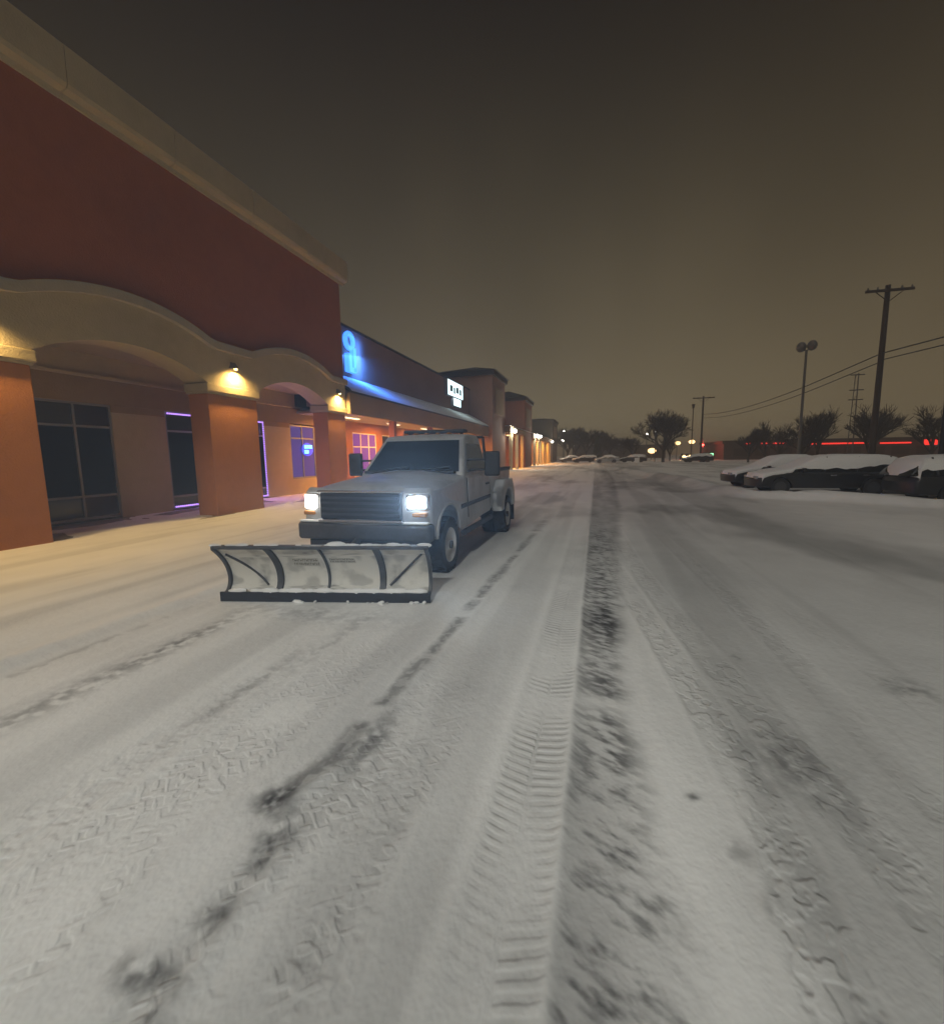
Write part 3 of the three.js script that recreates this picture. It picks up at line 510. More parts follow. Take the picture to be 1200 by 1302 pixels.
  // bed with dual-wheel flares
  const bedS = poly([[-0.79, 0.60], [-0.79, 1.36], [-2.85, 1.36], [-2.87, 0.66], [-2.3, 0.62], [-1.0, 0.62]]);
  const bed = mesh('bed', [alongX(bedS, -0.97, 0.97, 0.04)], M.paint, truck);
  mesh('bed_rail', [1, -1].map(s => rbox(s * 0.88, s * 0.985, 1.36, 1.42, -2.86, -0.8, 0.015)), M.trim, bed);
  mesh('rack', [...[1, -1].map(s => rod([s * 0.86, 1.4, -0.87], [s * 0.80, 2.06, -0.87], 0.03)), rod([-0.80, 2.06, -0.87], [0.80, 2.06, -0.87], 0.03), rod([-0.84, 1.72, -0.87], [0.84, 1.72, -0.87], 0.022)], M.trim, bed);
  for (const s of [1, -1]) {
    const fl = new THREE.Shape(); fl.moveTo(ra - 0.72, 0.55); fl.lineTo(ra - 0.66, 0.95); fl.lineTo(ra - 0.42, 1.18); fl.lineTo(ra + 0.42, 1.18); fl.lineTo(ra + 0.66, 0.95); fl.lineTo(ra + 0.72, 0.55); fl.lineTo(ra + 0.52, 0.55);
    for (let k = 0; k <= 14; k++) { const a = k / 14 * Math.PI; fl.lineTo(ra + 0.5 * Math.cos(a), 0.55 + 0.42 * Math.sin(a)); } fl.closePath();
    mesh('rear_fender', [s > 0 ? alongX(fl, 0.95, 1.19, 0.05) : alongX(fl, -1.19, -0.95, 0.05)], M.paint, bed);
    mesh('mud_flap', [box(s * 0.75, s * 1.18, 0.2, 0.6, ra - 0.62, ra - 0.60)], M.trim, truck);
  }
  mesh('tailgate', [rbox(-0.8, 0.8, 0.72, 1.36, -2.91, -2.872, 0.015)], M.paint, bed);
  mesh('chassis', [box(-0.55, 0.55, 0.42, 0.62, -2.8, 2.4), rod([-0.9, 0.4, fa], [0.9, 0.4, fa], 0.06), rod([-1.0, 0.4, ra], [1.0, 0.4, ra], 0.08), box(-0.9, 0.9, 0.6, 1.0, 1.2, 1.34), box(-0.93, -0.6, 0.62, 1.0, 1.3, 2.4), box(0.6, 0.62, 0.62, 1.0, 1.3, 2.4)], M.trim, truck);
  // wheels: tyre with a torus-like section, steel rim, hub
  const prof = []; for (const [r, x] of [[0.24, -0.10], [0.27, -0.125], [0.36, -0.13], [0.39, -0.11], [WR, -0.08], [WR, 0.08], [0.39, 0.11], [0.36, 0.13], [0.27, 0.125], [0.24, 0.10]]) prof.push(new THREE.Vector2(r, x));
  const tyreG = new THREE.LatheGeometry(prof, 36).rotateZ(Math.PI / 2);
  const lug = []; for (let k = 0; k < 30; k++) for (const s of [-1, 1]) lug.push(box(s > 0 ? 0.01 : -0.115, s > 0 ? 0.115 : -0.01, WR - 0.004, WR + 0.008, -0.025, 0.025).rotateX((k + (s > 0 ? 0.5 : 0)) / 30 * 6.2832));
  const rimG = o => { const p = []; for (const [r, x] of [[0.255, 0.11], [0.245, 0.125], [0.235, 0.10], [0.2, 0.05 + o], [0.09, 0.065 + o], [0.08, 0.11 + o], [0.0, 0.115 + o]]) p.push(new THREE.Vector2(r, x)); return new THREE.LatheGeometry(p, 28).rotateZ(-Math.PI / 2); };
  for (const [x, z] of [[0.87, fa], [-0.87, fa], [1.03, ra], [-1.03, ra], [0.76, ra], [-0.76, ra]]) {
    const w = mesh('wheel', [tyreG, ...lug], M.tyre, truck); w.position.set(x, 0.405, z); if (x < 0) w.rotation.y = Math.PI;
    mesh('rim', [rimG(Math.abs(x) > 1 ? -0.06 : 0)], M.rim, w);
    mesh('hub', [disc(0.06, 0.06, 14).translate(0.11, 0, 0)], M.steel, w);
  }
  // plough: curved mouldboard turned a little, ribs, diagonal braces, cutting edge, top flange, push frame
  const W = 2.5, HB = 0.66;
  const curve = t => [-0.20 * Math.pow(t, 0.5) * (1 - t) * 2.4 + 0.10 * Math.pow(t, 3), 0.07 + t * (HB - 0.07)]; // [z, y]
  const strip = (x0, x1, off, n = 12) => { const P = []; for (let i = 0; i < n; i++) { const a = curve(i / n), b = curve((i + 1) / n); P.push(quadPatch([x0, a[1], a[0] + off], [x1, a[1], a[0] + off], [x1, b[1], b[0] + off], [x0, b[1], b[0] + off])); } const g = mergeGeometries(P); g.deleteAttribute('normal'); g.computeVertexNormals(); return toCreasedNormals(g, 0.6); };
  const bladeTone = noiseTex(512, (u, v) => { const a = 0.66 + 0.34 * smooth(0.3, 0.55, tn(u, v, 8)) - 0.38 * smooth(0.60, 0.74, tn(v + 0.3, u, 4)) ; return [a, a * 0.985, a * 0.95]; }, 0.62);
  const bladeMat = std(0.66, 0.65, 0.61, { map: bladeTone, roughness: 0.6, bumpMap: stuccoBump, bumpScale: 0.003 });
  const plow = mesh('snow_plow', [strip(-W / 2, W / 2, 0), strip(-W / 2, W / 2, -0.018)], bladeMat, truck);
  plow.position.set(-0.03, 0, 3.50); plow.rotation.y = 0.205;
  const ribPts = off => { const o = []; for (let i = 0; i <= 12; i++) { const c = curve(i / 12); o.push([c[0] + off, c[1]]); } return o; };
  const ribShape = poly([...ribPts(0.002), ...ribPts(0.045).reverse()]);
  for (const [x, w] of [[-W / 2, 0.035], [-W / 2 + 0.62, 0.07], [0, 0.02], [W / 2 - 0.62, 0.07], [W / 2 - 0.035, 0.035]]) mesh('rib', [alongX(ribShape, x, x + w)], M.steel, plow);
  mesh('cutting_edge', [box(-W / 2 - 0.005, W / 2 + 0.005, 0.012, 0.125, 0.01, 0.035)], M.trim, plow);
  mesh('top_flange', [rbox(-W / 2 - 0.01, W / 2 + 0.01, HB - 0.005, HB + 0.035, 0.02, 0.13, 0.01)], M.steel, plow);
  for (const s of [1, -1]) { const seg = []; for (let k = 0; k < 6; k++) { const f = t => { const c = curve(lerp(0.86, 0.16, t)); return [s * lerp(W / 2 - 0.09, W / 2 - 0.5, t), c[1], c[0] + 0.014]; }; seg.push(rod(f(k / 6), f((k + 1) / 6), 0.014, 0.014, 6)); } mesh('brace', seg, M.steel, plow); }
  // snow lying along the top edge and the foot of the blade
  const snowBits = []; for (let k = 0; k < 46; k++) { const x = lerp(-W / 2, W / 2, rnd()), r = 0.018 + 0.03 * rnd() * rnd(); snowBits.push(new THREE.SphereGeometry(r, 7, 5).scale(2.2, 0.7, 1).translate(x, HB + 0.035, 0.075)); }
  for (let k = 0; k < 60; k++) { const x = lerp(-W / 2 + 0.1, W / 2 - 0.1, rnd()), r = 0.02 + 0.03 * rnd(); snowBits.push(new THREE.SphereGeometry(r, 7, 5).scale(2.4, 0.8, 0.8).translate(x, 0.13 + 0.01 * rnd(), 0.0)); }
  for (let k = 0; k < 12; k++) { const x = lerp(-0.4, W / 2, rnd()), r = 0.012 + 0.02 * rnd(); snowBits.push(new THREE.IcosahedronGeometry(r, 0).scale(1 + 1.5 * rnd(), 0.6 + 0.5 * rnd(), 1).rotateY(rnd() * 3).translate(x, 0.008 + 0.02 * rnd(), 0.06)); }
  snowBits.push(new THREE.SphereGeometry(0.05, 10, 6).scale(2.4, 0.8, 1).translate(0.2, HB + 0.04, 0.07));
  const sn = mesh('snow_crust', snowBits, M.snow, plow); sn.userData.kind = 'stuff';
  // two worn printed lines, no longer readable
  { const c = document.createElement('canvas'); c.width = 256; c.height = 64; const g = c.getContext('2d'); g.fillStyle = '#b9b6ab'; g.fillRect(0, 0, 256, 64); g.fillStyle = '#55524c';
    for (const y of [8, 37]) for (let x = 6; x < 246;) { const w = 9 + rnd() * 9; g.fillRect(x, y, w * 0.35, 20); g.fillRect(x, y + (rnd() < 0.5 ? 0 : 8), w, 5); if (rnd() < 0.5) g.fillRect(x + w * 0.6, y + 4, w * 0.3, 15); x += w + 5; }
    const t = new THREE.CanvasTexture(c); t.colorSpace = THREE.SRGBColorSpace; const m = new THREE.MeshStandardMaterial({ map: t, roughness: 0.7 });
    const geo = (x0, x1, t0, t1) => { const a = curve(t0), b = curve(t1), gg = quadPatch([x0, a[1], a[0] + 0.006], [x1, a[1], a[0] + 0.006], [x1, b[1], b[0] + 0.006], [x0, b[1], b[0] + 0.006]); gg.setAttribute('uv', new THREE.Float32BufferAttribute([0, 0, 1, 0, 1, 1, 0, 0, 1, 1, 0, 1], 2)); return gg; };
    const d = new THREE.Mesh(geo(-0.4, -0.08, 0.56, 0.76), m); d.name = 'print'; d.castShadow = d.receiveShadow = true; plow.add(d);
    const d2 = new THREE.Mesh(geo(0.05, 0.36, 0.64, 0.76), m); d2.name = 'print'; d2.castShadow = d2.receiveShadow = true; plow.add(d2); }
  mesh('push_frame', [rod([-0.35, 0.35, 2.5], [-0.1, 0.3, 3.12], 0.05), rod([0.35, 0.35, 2.5], [0.1, 0.3, 3.12], 0.05), rod([-0.4, 0.4, 2.62], [0.4, 0.4, 2.62], 0.05), rod([0, 0.6, 2.75], [0.0, 0.45, 3.1], 0.045), rod([-0.5, 0.4, 2.75], [-0.55, 0.35, 3.2], 0.035), rod([0.5, 0.4, 2.75], [0.5, 0.35, 2.98], 0.035)], M.steel, truck);
  for (const s of [1, -1]) mesh('marker_stick', [rod([s * 1.2, 0.66, 3.5 - s * 0.25 + 0.02], [s * 1.2, 0.69, 3.5 - s * 0.25 + 0.02], 0.008, 0.008, 6)], M.trim, truck);
}

// ------------------------------------------------------------------ snow-covered parked cars (nose towards -x)
function parkedCar(name, label, kind, p, turn, paint, group) {
  const t = thing(name, label, 'car', p, turn, group), L = kind.L, hw = kind.w / 2;
  const top = x => { const s = kind.top; for (let i = 1; i < s.length; i++) if (x <= s[i][0]) return lerp(s[i - 1][1], s[i][1], (x - s[i - 1][0]) / (s[i][0] - s[i - 1][0])); return s[s.length - 1][1]; };
  const belt = x => Math.min(top(x), kind.belt);
  // body below the belt with wheel arches, outline in (x, y), extruded across z
  const s = new THREE.Shape(); s.moveTo(0.03, 0.3); s.lineTo(0, 0.55);
  for (let i = 0; i <= 40; i++) { const x = L * i / 40; s.lineTo(x, belt(x) - 0.02); }
  s.lineTo(L - 0.02, 0.35); s.lineTo(L - 0.1, 0.27);
  for (const a of [kind.ra, kind.fa]) for (let k = 0; k <= 12; k++) { const g = k / 12 * Math.PI; s.lineTo(a + 0.37 * Math.cos(g), 0.27 + 0.40 * Math.sin(g)); }
  s.closePath();
  const ex = (sh, w, bev) => toCreasedNormals(new THREE.ExtrudeGeometry(sh, { depth: w - 2 * bev, bevelEnabled: bev > 0, bevelThickness: bev, bevelSize: bev, bevelOffset: -bev, bevelSegments: 3, steps: 6 }).translate(0, 0, -w / 2 + bev), 0.6);
  const round = v => { v.x += 0.22 * Math.pow(Math.abs(v.z) / hw, 3) * (smooth(0.9, 0, v.x) - smooth(L - 0.7, L, v.x)); };
  mesh('body', [bend(ex(s, 2 * hw, 0.07), round, 0.6)], paint, t);
  // glasshouse
  const g = new THREE.Shape(); let first = true; const xa = kind.top.find(q => q[1] >= kind.belt)[0];
  const pts = []; for (let i = 0; i <= 60; i++) { const x = L * i / 60; if (top(x) > kind.belt) pts.push([x, top(x)]); }
  g.moveTo(pts[0][0] - 0.05, kind.belt - 0.04); pts.forEach(q => g.lineTo(q[0], q[1] - 0.03)); g.lineTo(pts[pts.length - 1][0] + 0.02, kind.belt - 0.04); g.closePath();
  const tuck = v => { const k = smooth(kind.belt - 0.05, kind.H, v.y); v.z *= 1 - 0.2 * k; };
  const cab = mesh('cab', [bend(ex(g, 2 * hw - 0.1, 0.05), tuck, 0.6)], M.darkGlass, t);
  for (const x of kind.pillars) mesh('pillar', [1, -1].map(sd => { const w = y => sd * ((hw - 0.045) * (1 - 0.2 * smooth(kind.belt - 0.05, kind.H, y))); return rod([x, kind.belt, w(kind.belt)], [x + 0.12, kind.H - 0.06, w(kind.H - 0.06)], 0.035, 0.03, 6); }), paint, cab);
  // snow: a thick lying shell over bonnet, screens and roof, spilling over the upper doors
  const N = 56, K = 18, cov = []; const P = [];
  for (let i = 0; i <= N; i++) { const x = lerp(0.06, L - 0.06, i / N), y = top(x), wtop = y > kind.belt ? (hw - 0.03) * (1 - 0.2 * smooth(kind.belt - 0.05, kind.H, y)) : hw - 0.02; const r = [];
    for (let k = 0; k <= K; k++) { const u = lerp(-1, 1, k / K), a = Math.abs(u), th = 0.07 + 0.05 * fbm(x * 2.3 + p[0], u * 2 + p[2], 3); let zz, yy;
      if (a < 0.7) { zz = wtop * u / 0.7; yy = y + th * (1 - 0.3 * (a / 0.7) ** 4); } else { const d = (a - 0.7) / 0.3, drop = y > kind.belt + 0.05 ? (y - kind.belt) * (0.55 + 0.6 * fbm(x * 1.7 + 3 + p[2], u > 0 ? 4 : 9, 3)) : 0.10 + 0.08 * fbm(x * 3, u, 2); yy = y + th * 0.7 - d * drop; const spread = y > kind.belt ? lerp(wtop, hw - 0.03, clamp(d * drop / Math.max(0.05, y - kind.belt))) : wtop; zz = Math.sign(u) * (spread + 0.035 * (1 - d * 0.6)); }
      const ends = 0.22 * Math.pow(Math.abs(zz) / hw, 3) * (smooth(0.9, 0, x) - smooth(L - 0.7, L, x));
      r.push([x + ends, (i === 0 || i === N) ? yy - 0.12 : yy, zz]); } P.push(r); }
  const pos = [], idx = []; P.forEach(r => r.forEach(q => pos.push(...q))); for (let i = 0; i < N; i++) for (let k = 0; k < K; k++) { const a = i * (K + 1) + k, b = a + 1, c = a + K + 1, d = c + 1; idx.push(a, b, c, b, d, c); }
  const sg = new THREE.BufferGeometry(); sg.setAttribute('position', new THREE.Float32BufferAttribute(pos, 3)); sg.setIndex(idx); sg.computeVertexNormals();
  mesh('snow_cover', [sg], M.snow, t);
  for (const x of [kind.fa, kind.ra]) for (const sd of [1, -1]) { const w = mesh('wheel', [new THREE.CylinderGeometry(0.32, 0.32, 0.21, 24).rotateX(Math.PI / 2)], M.tyre, t); w.position.set(x, 0.32, sd * (hw - 0.12)); mesh('rim', [new THREE.CylinderGeometry(0.2, 0.2, 0.03, 16).rotateX(Math.PI / 2).translate(0, 0, sd * 0.1)], M.steel, w); }
  for (const sd of [1, -1]) { mesh('mirror', [rbox(kind.mx, kind.mx + 0.12, kind.belt + 0.0, kind.belt + 0.14, sd * (hw + 0.02), sd * (hw + 0.2), 0.03)], paint, t); mesh('headlight', [rbox(0.10, 0.2, 0.6, 0.72, sd * (hw - 0.5), sd * (hw - 0.16), 0.03)], std(0.35, 0.35, 0.36, { roughness: 0.25 }), t);
    for (const x of kind.handles) mesh('handle', [rbox(x, x + 0.2, kind.belt - 0.16, kind.belt - 0.12, sd * (hw - 0.02), sd * (hw + 0.02), 0.012)], M.chrome, t); }
  return t;
}
const wagon = { L: 5.0, w: 1.86, H: 1.5, belt: 0.9, fa: 0.92, ra: 3.85, mx: 1.55, top: [[0, 0.62], [0.15, 0.74], [0.9, 0.88], [1.25, 0.93], [2.15, 1.36], [2.7, 1.44], [4.2, 1.42], [4.6, 1.33], [4.9, 1.0], [5, 0.7]], pillars: [2.3, 3.3, 4.25], handles: [2.5, 3.5] };
const sedan = { L: 4.7, w: 1.8, H: 1.46, belt: 0.88, fa: 0.9, ra: 3.6, mx: 1.5, top: [[0, 0.6], [0.15, 0.72], [0.95, 0.86], [1.3, 0.92], [2.05, 1.36], [2.5, 1.42], [3.2, 1.4], [3.95, 1.05], [4.5, 1.0], [4.7, 0.7]], pillars: [2.2, 3.15], handles: [2.4, 3.3] };
parkedCar('parked_car', 'snow buried dark estate car, front of the parked row with two pale door handles', wagon, [5.95, 0.02, -20.4], -0.02, M.carBlack, 'parked cars by the drive');
parkedCar('parked_car', 'snow covered dark car parked just behind the estate car, nose out furthest left', sedan, [5.75, 0.05, -23.2], 0.03, M.carBlack, 'parked cars by the drive');
parkedCar('parked_car', 'black car at the right picture edge, nearest of the parked row', wagon, [14.3, 0.0, -17.4], Math.PI - 0.04, M.carBlack, 'parked cars by the drive');
// far parked cars, seen end-on or side-on as low white humps
[[-4.6, -92, 0.3, 'snow covered car in the distance, leftmost of the far row'], [-0.3, -88, 0.1, 'snow covered car in the distance, second of the far row'], [4.4, -90, -0.2, 'snow covered car in the distance, third of the far row'], [-7.5, -98, 0.4, 'snow covered car in the distance beside the far shops'], [14.5, -84, 0.2, 'snow covered car in the distance, rightmost of the far row under the round tree']].forEach(([x, z, r, l], i) => parkedCar('parked_car', l, i % 2 ? sedan : wagon, [x, 0.05, z], r, i === 1 ? M.paint : M.carBlack, 'cars parked far down the lot'));

// ------------------------------------------------------------------ poles, lamps, signs on the right
function utilityPole(name, label, p, h, armW, turn, group) {
  const t = thing(name, label, 'utility pole', p, 0, group);
  mesh('post', [rod([0, -0.3, 0], [0, h, 0], 0.19, 0.13, 12)], M.wood, t);
  const a = mesh('crossarm', [rbox(-armW / 2, armW / 2, h - 0.42, h - 0.27, 0.12, 0.24, 0.02).rotateY(turn)], M.wood, t);
  for (const k of [-0.45, -0.25, 0.25, 0.45]) mesh('insulator', [new THREE.CylinderGeometry(0.04, 0.06, 0.14, 8).translate(k * armW, h - 0.2, 0.18).rotateY(turn)], M.pole, a);
  for (const s of [1, -1]) mesh('brace', [rod([0, h - 1.0, 0.15], [s * armW * 0.28, h - 0.42, 0.18], 0.025, 0.025, 6).rotateY(turn)], M.wood, a);
  return t;
}
utilityPole('utility_pole', 'tall wooden utility pole with a crossarm behind the parked cars', [16.85, 0, -34], 11.6, 2.5, 0.05);
utilityPole('utility_pole', 'distant utility pole with a wide crossarm left of the lamp mast', [17.5, 0, -85], 11.3, 3.4, 0);
{
  const t = thing('lamp_mast', 'unlit lamp mast with a round double head behind the parked cars', 'lamp', [17.0, 0, -45]);
  mesh('post', [rod([0, -0.2, 0], [0, 10.2, 0], 0.13, 0.09, 12)], M.pole, t);
  for (const s of [1, -1]) mesh('head', [new THREE.SphereGeometry(0.42, 16, 10).scale(0.85, 1, 1).translate(s * 0.3, 10.5, s * 0.25), rod([0, 10.15, 0], [s * 0.3, 10.3, s * 0.25], 0.05)], M.pole, t);
  const u = thing('thin_pole', 'thin bare pole just left of the distant utility pole', 'pole', [20.7, 0, -110]); mesh('post', [rod([0, -0.3, 0], [0, 12, 0], 0.14, 0.1, 8)], M.wood, u); mesh('cap', [new THREE.CylinderGeometry(0.35, 0.25, 0.9, 10).translate(0, 12, 0)], M.wood, u);
  const w = thing('radio_tower', 'thin lattice tower with short arms far behind the tall utility pole', 'tower', [37, 0, -80]);
  for (const [dx, dz] of [[-0.4, -0.3], [0.4, -0.3], [0, 0.4]]) mesh('leg', [rod([dx, -0.3, dz], [dx * 0.5, 13, dz * 0.5], 0.06, 0.05, 6)], M.pole, w);
  for (let k = 0; k < 12; k++) mesh('rung', [rod([-0.42 + k * 0.017, k * 1.07 + 0.6, -0.28], [0.42 - k * 0.017, k * 1.07 + 1.3, -0.28], 0.03, 0.03, 5)], M.pole, w);
  for (const y of [9.2, 10.6, 12.8]) mesh('arm', [rod([-0.9, y, 0], [0.9, y, 0], 0.09, 0.09, 6)], M.pole, w);
  const s = thing('post_sign', 'narrow dark sign on a post beside the nearest parked car', 'sign', [10.1, 0, -17.25 + 0.35]);
  s.position.set(11.35, 0, -18.9); mesh('post', [rod([0, -0.2, 0], [0, 3.2, 0], 0.05, 0.05, 8)], M.wood, s); mesh('panel', [rbox(-0.16, 0.16, 1.3, 3.35, 0.055, 0.16, 0.05)], M.trim, s);
  // sagging cables between the poles
  const cable = (label, pts, r) => { const c = new THREE.CatmullRomCurve3(pts.map(q => V(...q))); const m = mesh('cable', [new THREE.TubeGeometry(c, 60, r, 5)], M.trim); tag(m, label, 'cable', 'cables on the utility poles'); };
  const sag = (a, b, d) => [0, 0.25, 0.5, 0.75, 1].map(k => [lerp(a[0], b[0], k), lerp(a[1], b[1], k) - d * 4 * k * (1 - k), lerp(a[2], b[2], k)]);
  cable('sagging cable from the tall utility pole towards the right picture edge', sag([16.85, 7.6, -33.8], [17.2, 7.9, 4], 0.7), 0.035);
  cable('cable running from the tall pole to the distant pole', sag([16.85, 7.6, -34.2], [17.5, 8.2, -84.8], 0.9), 0.035);
  cable('lower cable running from the tall pole to the distant pole', sag([16.85, 7.1, -34.2], [17.5, 7.6, -84.8], 0.9), 0.03);
  cable('lower cable from the tall utility pole towards the right picture edge', sag([16.85, 7.2, -33.8], [17.2, 7.5, 4], 0.7), 0.03);
}
// lit street lamps far down the drive and across the road
function streetLamp(label, p, h, mat, c, I, r, cat = 'lamp') {
  const t = thing('street_lamp', label, cat, p, 0, 'lit street lamps in the distance');
  mesh('post', [rod([0, -0.2, 0], [0, h, 0], 0.1, 0.07, 8)], M.pole, t); mesh('arm', [rod([0, h - 0.05, 0], [0, h + 0.1, 1.0], 0.05, 0.05, 6)], M.pole, t);
  mesh('lens', [new THREE.SphereGeometry(r, 12, 8).scale(1.2, 0.8, 1.2).translate(0, h - 0.05, 1.1)], mat, t);
  if (I) pointLight([p[0], p[1] + h - 0.05, p[2] + 1.1], c, I, 10);
}
streetLamp('white street lamp in front of the round bare tree, the higher of two', [11.3, 0, -95], 6.1, G.white, [1, 0.95, 0.85], 160, 0.32);
streetLamp('white street lamp left of the round bare tree, the lower of two', [11.4, 0, -112], 6.2, G.white, [1, 0.95, 0.85], 120, 0.28);
streetLamp('white lamp beyond the far tower at the end of the shops', [-9.0, 0, -128], 5.6, G.white, [1, 0.97, 0.9], 120, 0.42);
streetLamp('white lamp above the one at the end of the shops', [-9.6, 0, -142], 9.0, G.white, [1, 0.97, 0.9], 90, 0.3);
streetLamp('warm lamp left of the red traffic light', [19.6, 0, -122], 4.2, G.amber, [1, 0.7, 0.4], 120, 0.55);
streetLamp('second warm lamp left of the red traffic light', [22.4, 0, -120], 4.4, G.amber, [1, 0.6, 0.35], 120, 0.6);
streetLamp('warm lamp low behind the street, leftmost by the round tree trunk', [13.2, 0, -118], 2.4, G.amber, [1, 0.75, 0.4], 90, 0.8);
// traffic signal
{
  const t = thing('traffic_light', 'traffic light showing red across the road', 'traffic light', [24.6, 0, -118]);
  mesh('post', [rod([0, -0.2, 0], [0, 5.2, 0], 0.1, 0.08, 8)], M.pole, t); const h = mesh('housing', [rbox(-0.25, 0.25, 2.6, 4.0, -0.2, 0.2, 0.05)], M.trim, t);
  mesh('red_lens', [new THREE.SphereGeometry(0.36, 14, 8).scale(1, 1, 0.6).translate(0, 3.55, 0.3)], G.redSoft, h);
  pointLight([24.6, 3.55, -117.3], [1, 0.08, 0.05], 60, 8);
  const c = thing('green_sign', 'pair of small green lit signs under the red traffic light', 'sign', [24.8, 0, -112]);
  mesh('post', [rod([0, -0.2, 0], [0, 1.2, 0], 0.06)], M.pole, c); for (const s of [-0.55, 0.55]) mesh('face', [rbox(s - 0.35, s + 0.35, 0.95, 1.55, 0.07, 0.13, 0.04)], G.green, c);
}
// oncoming cars across the road: body, cab, two lit lamps
[[20.2, -114, 'oncoming car with glowing warm headlights left of the green signs', G.amber], [29.5, -120, 'car with headlights right of the green signs', G.cold]].forEach(([x, z, l, m], i) => {
  const c = thing('distant_car', l, 'car', [x, 0.1, z], 0, 'cars driving on the far road');
  mesh('body', [rbox(-0.9, 0.9, 0.3, 0.95, -2.2, 2.1, 0.12)], M.carBlack, c); mesh('cab', [rbox(-0.72, 0.72, 0.9, 1.45, -1.6, 0.7, 0.14)], M.darkGlass, c);
  for (const s of [1, -1]) { mesh('headlight', [new THREE.SphereGeometry(i ? 0.2 : 0.36, 10, 8).translate(s * 0.65, 0.75, 2.15)], m, c); for (const k of [-1.4, 1.3]) mesh('wheel', [disc(0.32, 0.2, 16).translate(s * 0.82, 0.32, k)], M.tyre, c); }
  pointLight([x, 0.9, z + 2.9], i ? [0.9, 1, 1] : [1, 0.75, 0.45], i ? 8 : 40, 8);
});
// long low roadside store with a red light line along its eaves
{
  const b = thing('roadside_store', 'long dark store across the road with a red light line', 'building', [44, 0, -116]);
  wpart('wall', [box(28, 72, 0, 3.6, -126, -113)], M.roofDark, b); wpart('roof', [box(27.5, 72.5, 3.6, 4.3, -126.5, -112.5)], M.roofDark, b);
  for (let x = 30; x < 70; x += 4.2) wpart('window', [box(x, x + 3, 0.8, 2.5, -112.99, -112.9)], M.glass, b);
  for (const [x0, x1, y] of [[32, 40.4, 3.35], [44.5, 55.0, 3.05], [57, 62.3, 2.95]]) { wpart('light_line', [rbox(x0, x1, y + 0.05, y + 0.35, -112.48, -112.36, 0.05)], G.red, b); areaLight([(x0 + x1) / 2, y + 0.2, -112.2], [(x0 + x1) / 2, 0, -106], [1, 0.04, 0.03], 5, x1 - x0, 0.4); }
  [[63.6, 65.8, 2.6, 3.7, G.red, 'red lit sign at the end of the red light line'], [67.5, 70.2, 3.3, 4.4, G.cold, 'white lit sign right of the red sign'], [72.5, 75.5, 2.9, 4.3, G.cold, 'white lit sign at the right picture edge']].forEach(([x0, x1, y0, y1, m, l]) => {
    const s = thing('lit_sign', l, 'sign', [(x0 + x1) / 2, 0, -111], 0, 'lit signs across the road'); mesh('post', [rod([0, -0.2, 0], [0, y0, 0], 0.1)], M.pole, s); mesh('face', [rbox((x0 - x1) / 2, (x1 - x0) / 2, y0, y1, -0.1, 0.1, 0.08)], m, s);
  });
}
// small white marker post at the end of the drive
{ const t = thing('white_post', 'small white post sign in the snow at the end of the drive', 'post', [5.2, 0, -62]); mesh('post', [rod([0, -0.2, 0], [0, 1.0, 0], 0.06)], M.whiteFrame, t); mesh('panel', [rbox(-0.3, 0.3, 0.45, 1.15, 0.062, 0.1, 0.02)], M.snow, t); }

// ------------------------------------------------------------------ trees
function twig(a, b, r0, r1, n) { const d = b.clone().sub(a), g = new THREE.CylinderGeometry(r1, r0, d.length(), n, 1, true).toNonIndexed(); g.deleteAttribute('uv'); g.applyQuaternion(new THREE.Quaternion().setFromUnitVectors(V(0, 1, 0), d.normalize())); return g.translate((a.x + b.x) / 2, (a.y + b.y) / 2, (a.z + b.z) / 2); }
function treeShape(H, spread, depth, s, thick) {
  seed = s; const trunk = [], twigs = [];
  const grow = (a, dir, len, r, d) => {
    const b = a.clone().addScaledVector(dir, len);
    (d >= depth - 1 ? trunk : twigs).push(twig(a, b, r, r * 0.7, d >= depth - 1 ? 7 : d > 1 ? 4 : 3));
    if (d <= 0) return;
    const n = d >= depth - 1 ? 5 : 3 + (rnd() < 0.5 ? 1 : 0);
    for (let k = 0; k < n; k++) { const nd = dir.clone().multiplyScalar(0.8).add(V((rnd() - 0.5) * 2 * spread, (rnd() - 0.22) * 0.7, (rnd() - 0.5) * 2 * spread)).normalize(); grow(a.clone().lerp(b, 0.45 + 0.55 * rnd()), nd, len * (0.62 + 0.24 * rnd()), Math.max(thick, r * 0.6), d - 1); }
  };
  grow(V(0, -0.2, 0), V(0.05 * (rnd() - 0.5), 1, 0), H * 0.26, H * 0.022, depth);
  return [mergeGeometries(trunk), mergeGeometries(twigs)].map(boxUV);
}
const treeKinds = [treeShape(9, 0.58, 5, 11, 0.02), treeShape(9, 0.7, 5, 23, 0.022), treeShape(9, 0.5, 5, 37, 0.02), treeShape(9, 0.72, 6, 51, 0.02)];
function bareTree(label, p, h, k, turn) {
  const t = thing('bare_tree', label, 'tree', p, turn, 'bare trees'); t.scale.setScalar(h / 9);
  ['trunk', 'crown'].forEach((n, i) => { const m = new THREE.Mesh(treeKinds[k][i], i ? M.twig : M.bark); m.name = n; m.castShadow = m.receiveShadow = true; t.add(m); });
}
bareTree('round bare tree behind the two white street lamps', [11.6, 0, -86], 12.5, 3, 0.4);
bareTree('bare tree low to the left of the round tree', [7.4, 0, -98], 7.5, 0, 1);
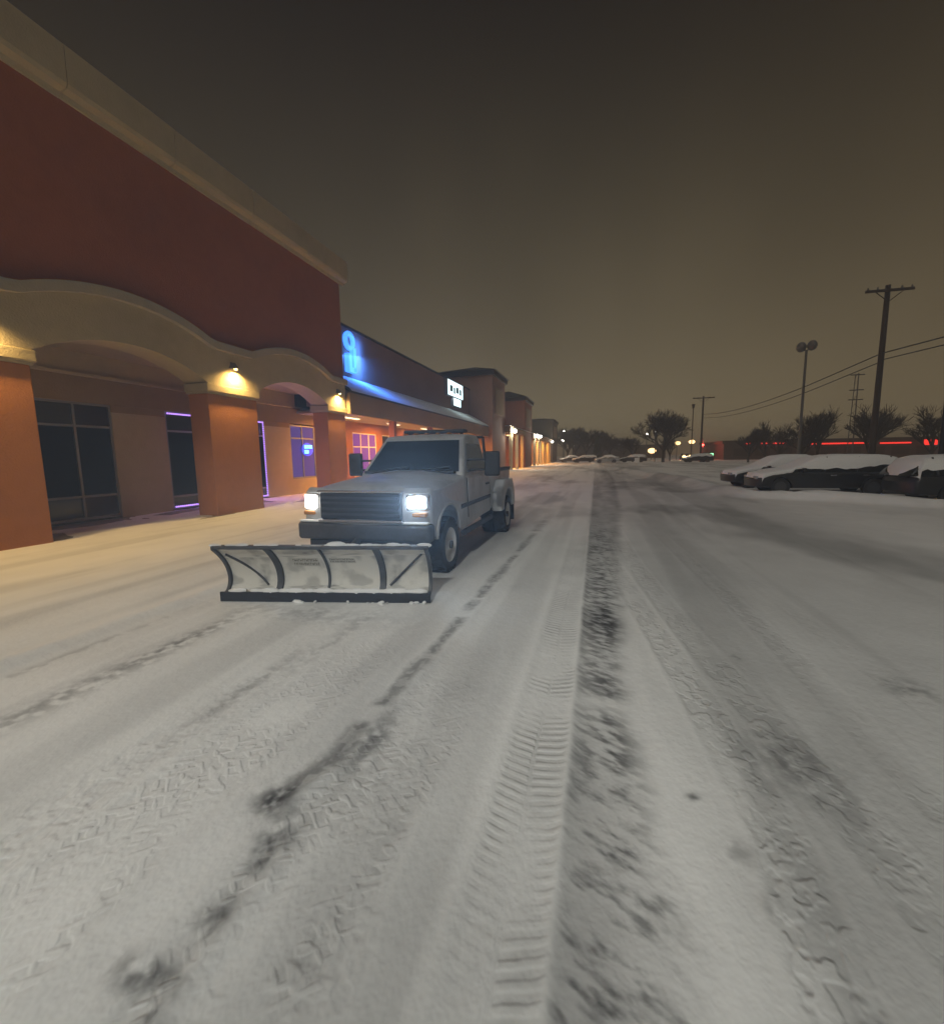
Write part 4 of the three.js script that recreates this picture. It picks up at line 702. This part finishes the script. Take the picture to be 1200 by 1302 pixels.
[[-8, -134, 13, 'beyond the far tower'], [-5.2, -122, 12, 'right of the far tower'], [-2.4, -118, 11, 'second right of the far tower'], [1.4, -126, 11, 'above the far cars'], [3.6, -124, 8.5, 'in the middle of the far tree line'], [7.5, -132, 8.5, 'left of the two street lamps, far off'], [15.4, -104, 7.5, 'right of the round tree'], [24.5, -64, 8.5, 'left of the lamp mast'], [22.8, -78, 7.5, 'between the distant pole and the lamp mast'], [29.5, -72, 10.5, 'right of the lamp mast'], [33.5, -68, 10, 'between the lamp mast and the tall pole'], [27, -84, 9.5, 'behind the red light line'], [37.5, -76, 10.5, 'behind the lattice tower'], [41, -70, 10, 'right of the tall pole'], [47, -66, 10, 'far right beside the white sign'], [36, -52, 10.5, 'at the right picture edge'], [31, -90, 9, 'left part of the store front']].forEach(([x, z, h, w], i) => bareTree(`dark bare tree ${w}`, [x, 0, z], h, i < 6 ? 3 : i % 3, i * 1.3));
{ seed = 99; const t = thing('fir_tree', 'small dark fir tree in the far tree line above the parked cars', 'tree', [0.2, 0, -112]); mesh('trunk', [rod([0, -0.2, 0], [0, 5.8, 0], 0.14, 0.04, 6)], M.bark, t); const f = []; for (let k = 0; k < 260; k++) { const y = 0.6 + 5.2 * rnd(), r = 1.5 * (1 - (y - 0.4) / 5.8) * (0.4 + 0.6 * rnd()), a = rnd() * 6.283; f.push(new THREE.TetrahedronGeometry(0.28 + 0.15 * rnd()).scale(1, 0.5, 1).translate(r * Math.cos(a), y, r * Math.sin(a))); } mesh('crown', f, M.evergreen, t); }
// distant houses closing the view
[[-30, -170, 26, 5, 'low dark building far beyond the trees on the left'], [8, -185, 34, 4.5, 'low dark building far beyond the end of the drive'], [60, -190, 40, 5, 'low dark building far beyond the road on the right']].forEach(([x, z, w, h, l]) => { const b = thing('distant_building', l, 'building', [x, 0, z]); mesh('wall', [box(-w / 2, w / 2, -0.2, h, -6, 6)], M.roofDark, b); mesh('roof', [box(-w / 2 - 0.4, w / 2 + 0.4, h, h + 0.5, -6.4, 6.4)], M.dark, b); for (let k = 0; k < 5; k++) mesh('window', [box(-w / 2 + w * (k + 0.3) / 5, -w / 2 + w * (k + 0.7) / 5, 1, 2.4, 6.002, 6.06)], M.glass, b); });

// lot lamp behind the photographer that lights the drive
{
  const t = thing('lot_lamp', 'tall parking lot lamp behind the photographer', 'lamp', [-0.6, 0, 9.5]);
  mesh('post', [rod([0, -0.2, 0], [0, 9.2, 0], 0.12, 0.09, 12)], M.pole, t); mesh('arm', [rod([0, 9.1, 0], [0, 9.15, -1.0], 0.05, 0.05, 8)], M.pole, t);
  const h = mesh('head', [rbox(-0.3, 0.3, 9.08, 9.28, -1.7, -0.9, 0.04)], M.trim, t); mesh('lens', [box(-0.26, 0.26, 9.05, 9.078, -1.66, -0.94)], G.white, h);
  spotLight([-0.6, 9.0, 8.2], [0.0, 0, -2.4], [0.98, 1, 0.95], 400, 0.75, 1, 15);
}
renderer.render(scene, camera);
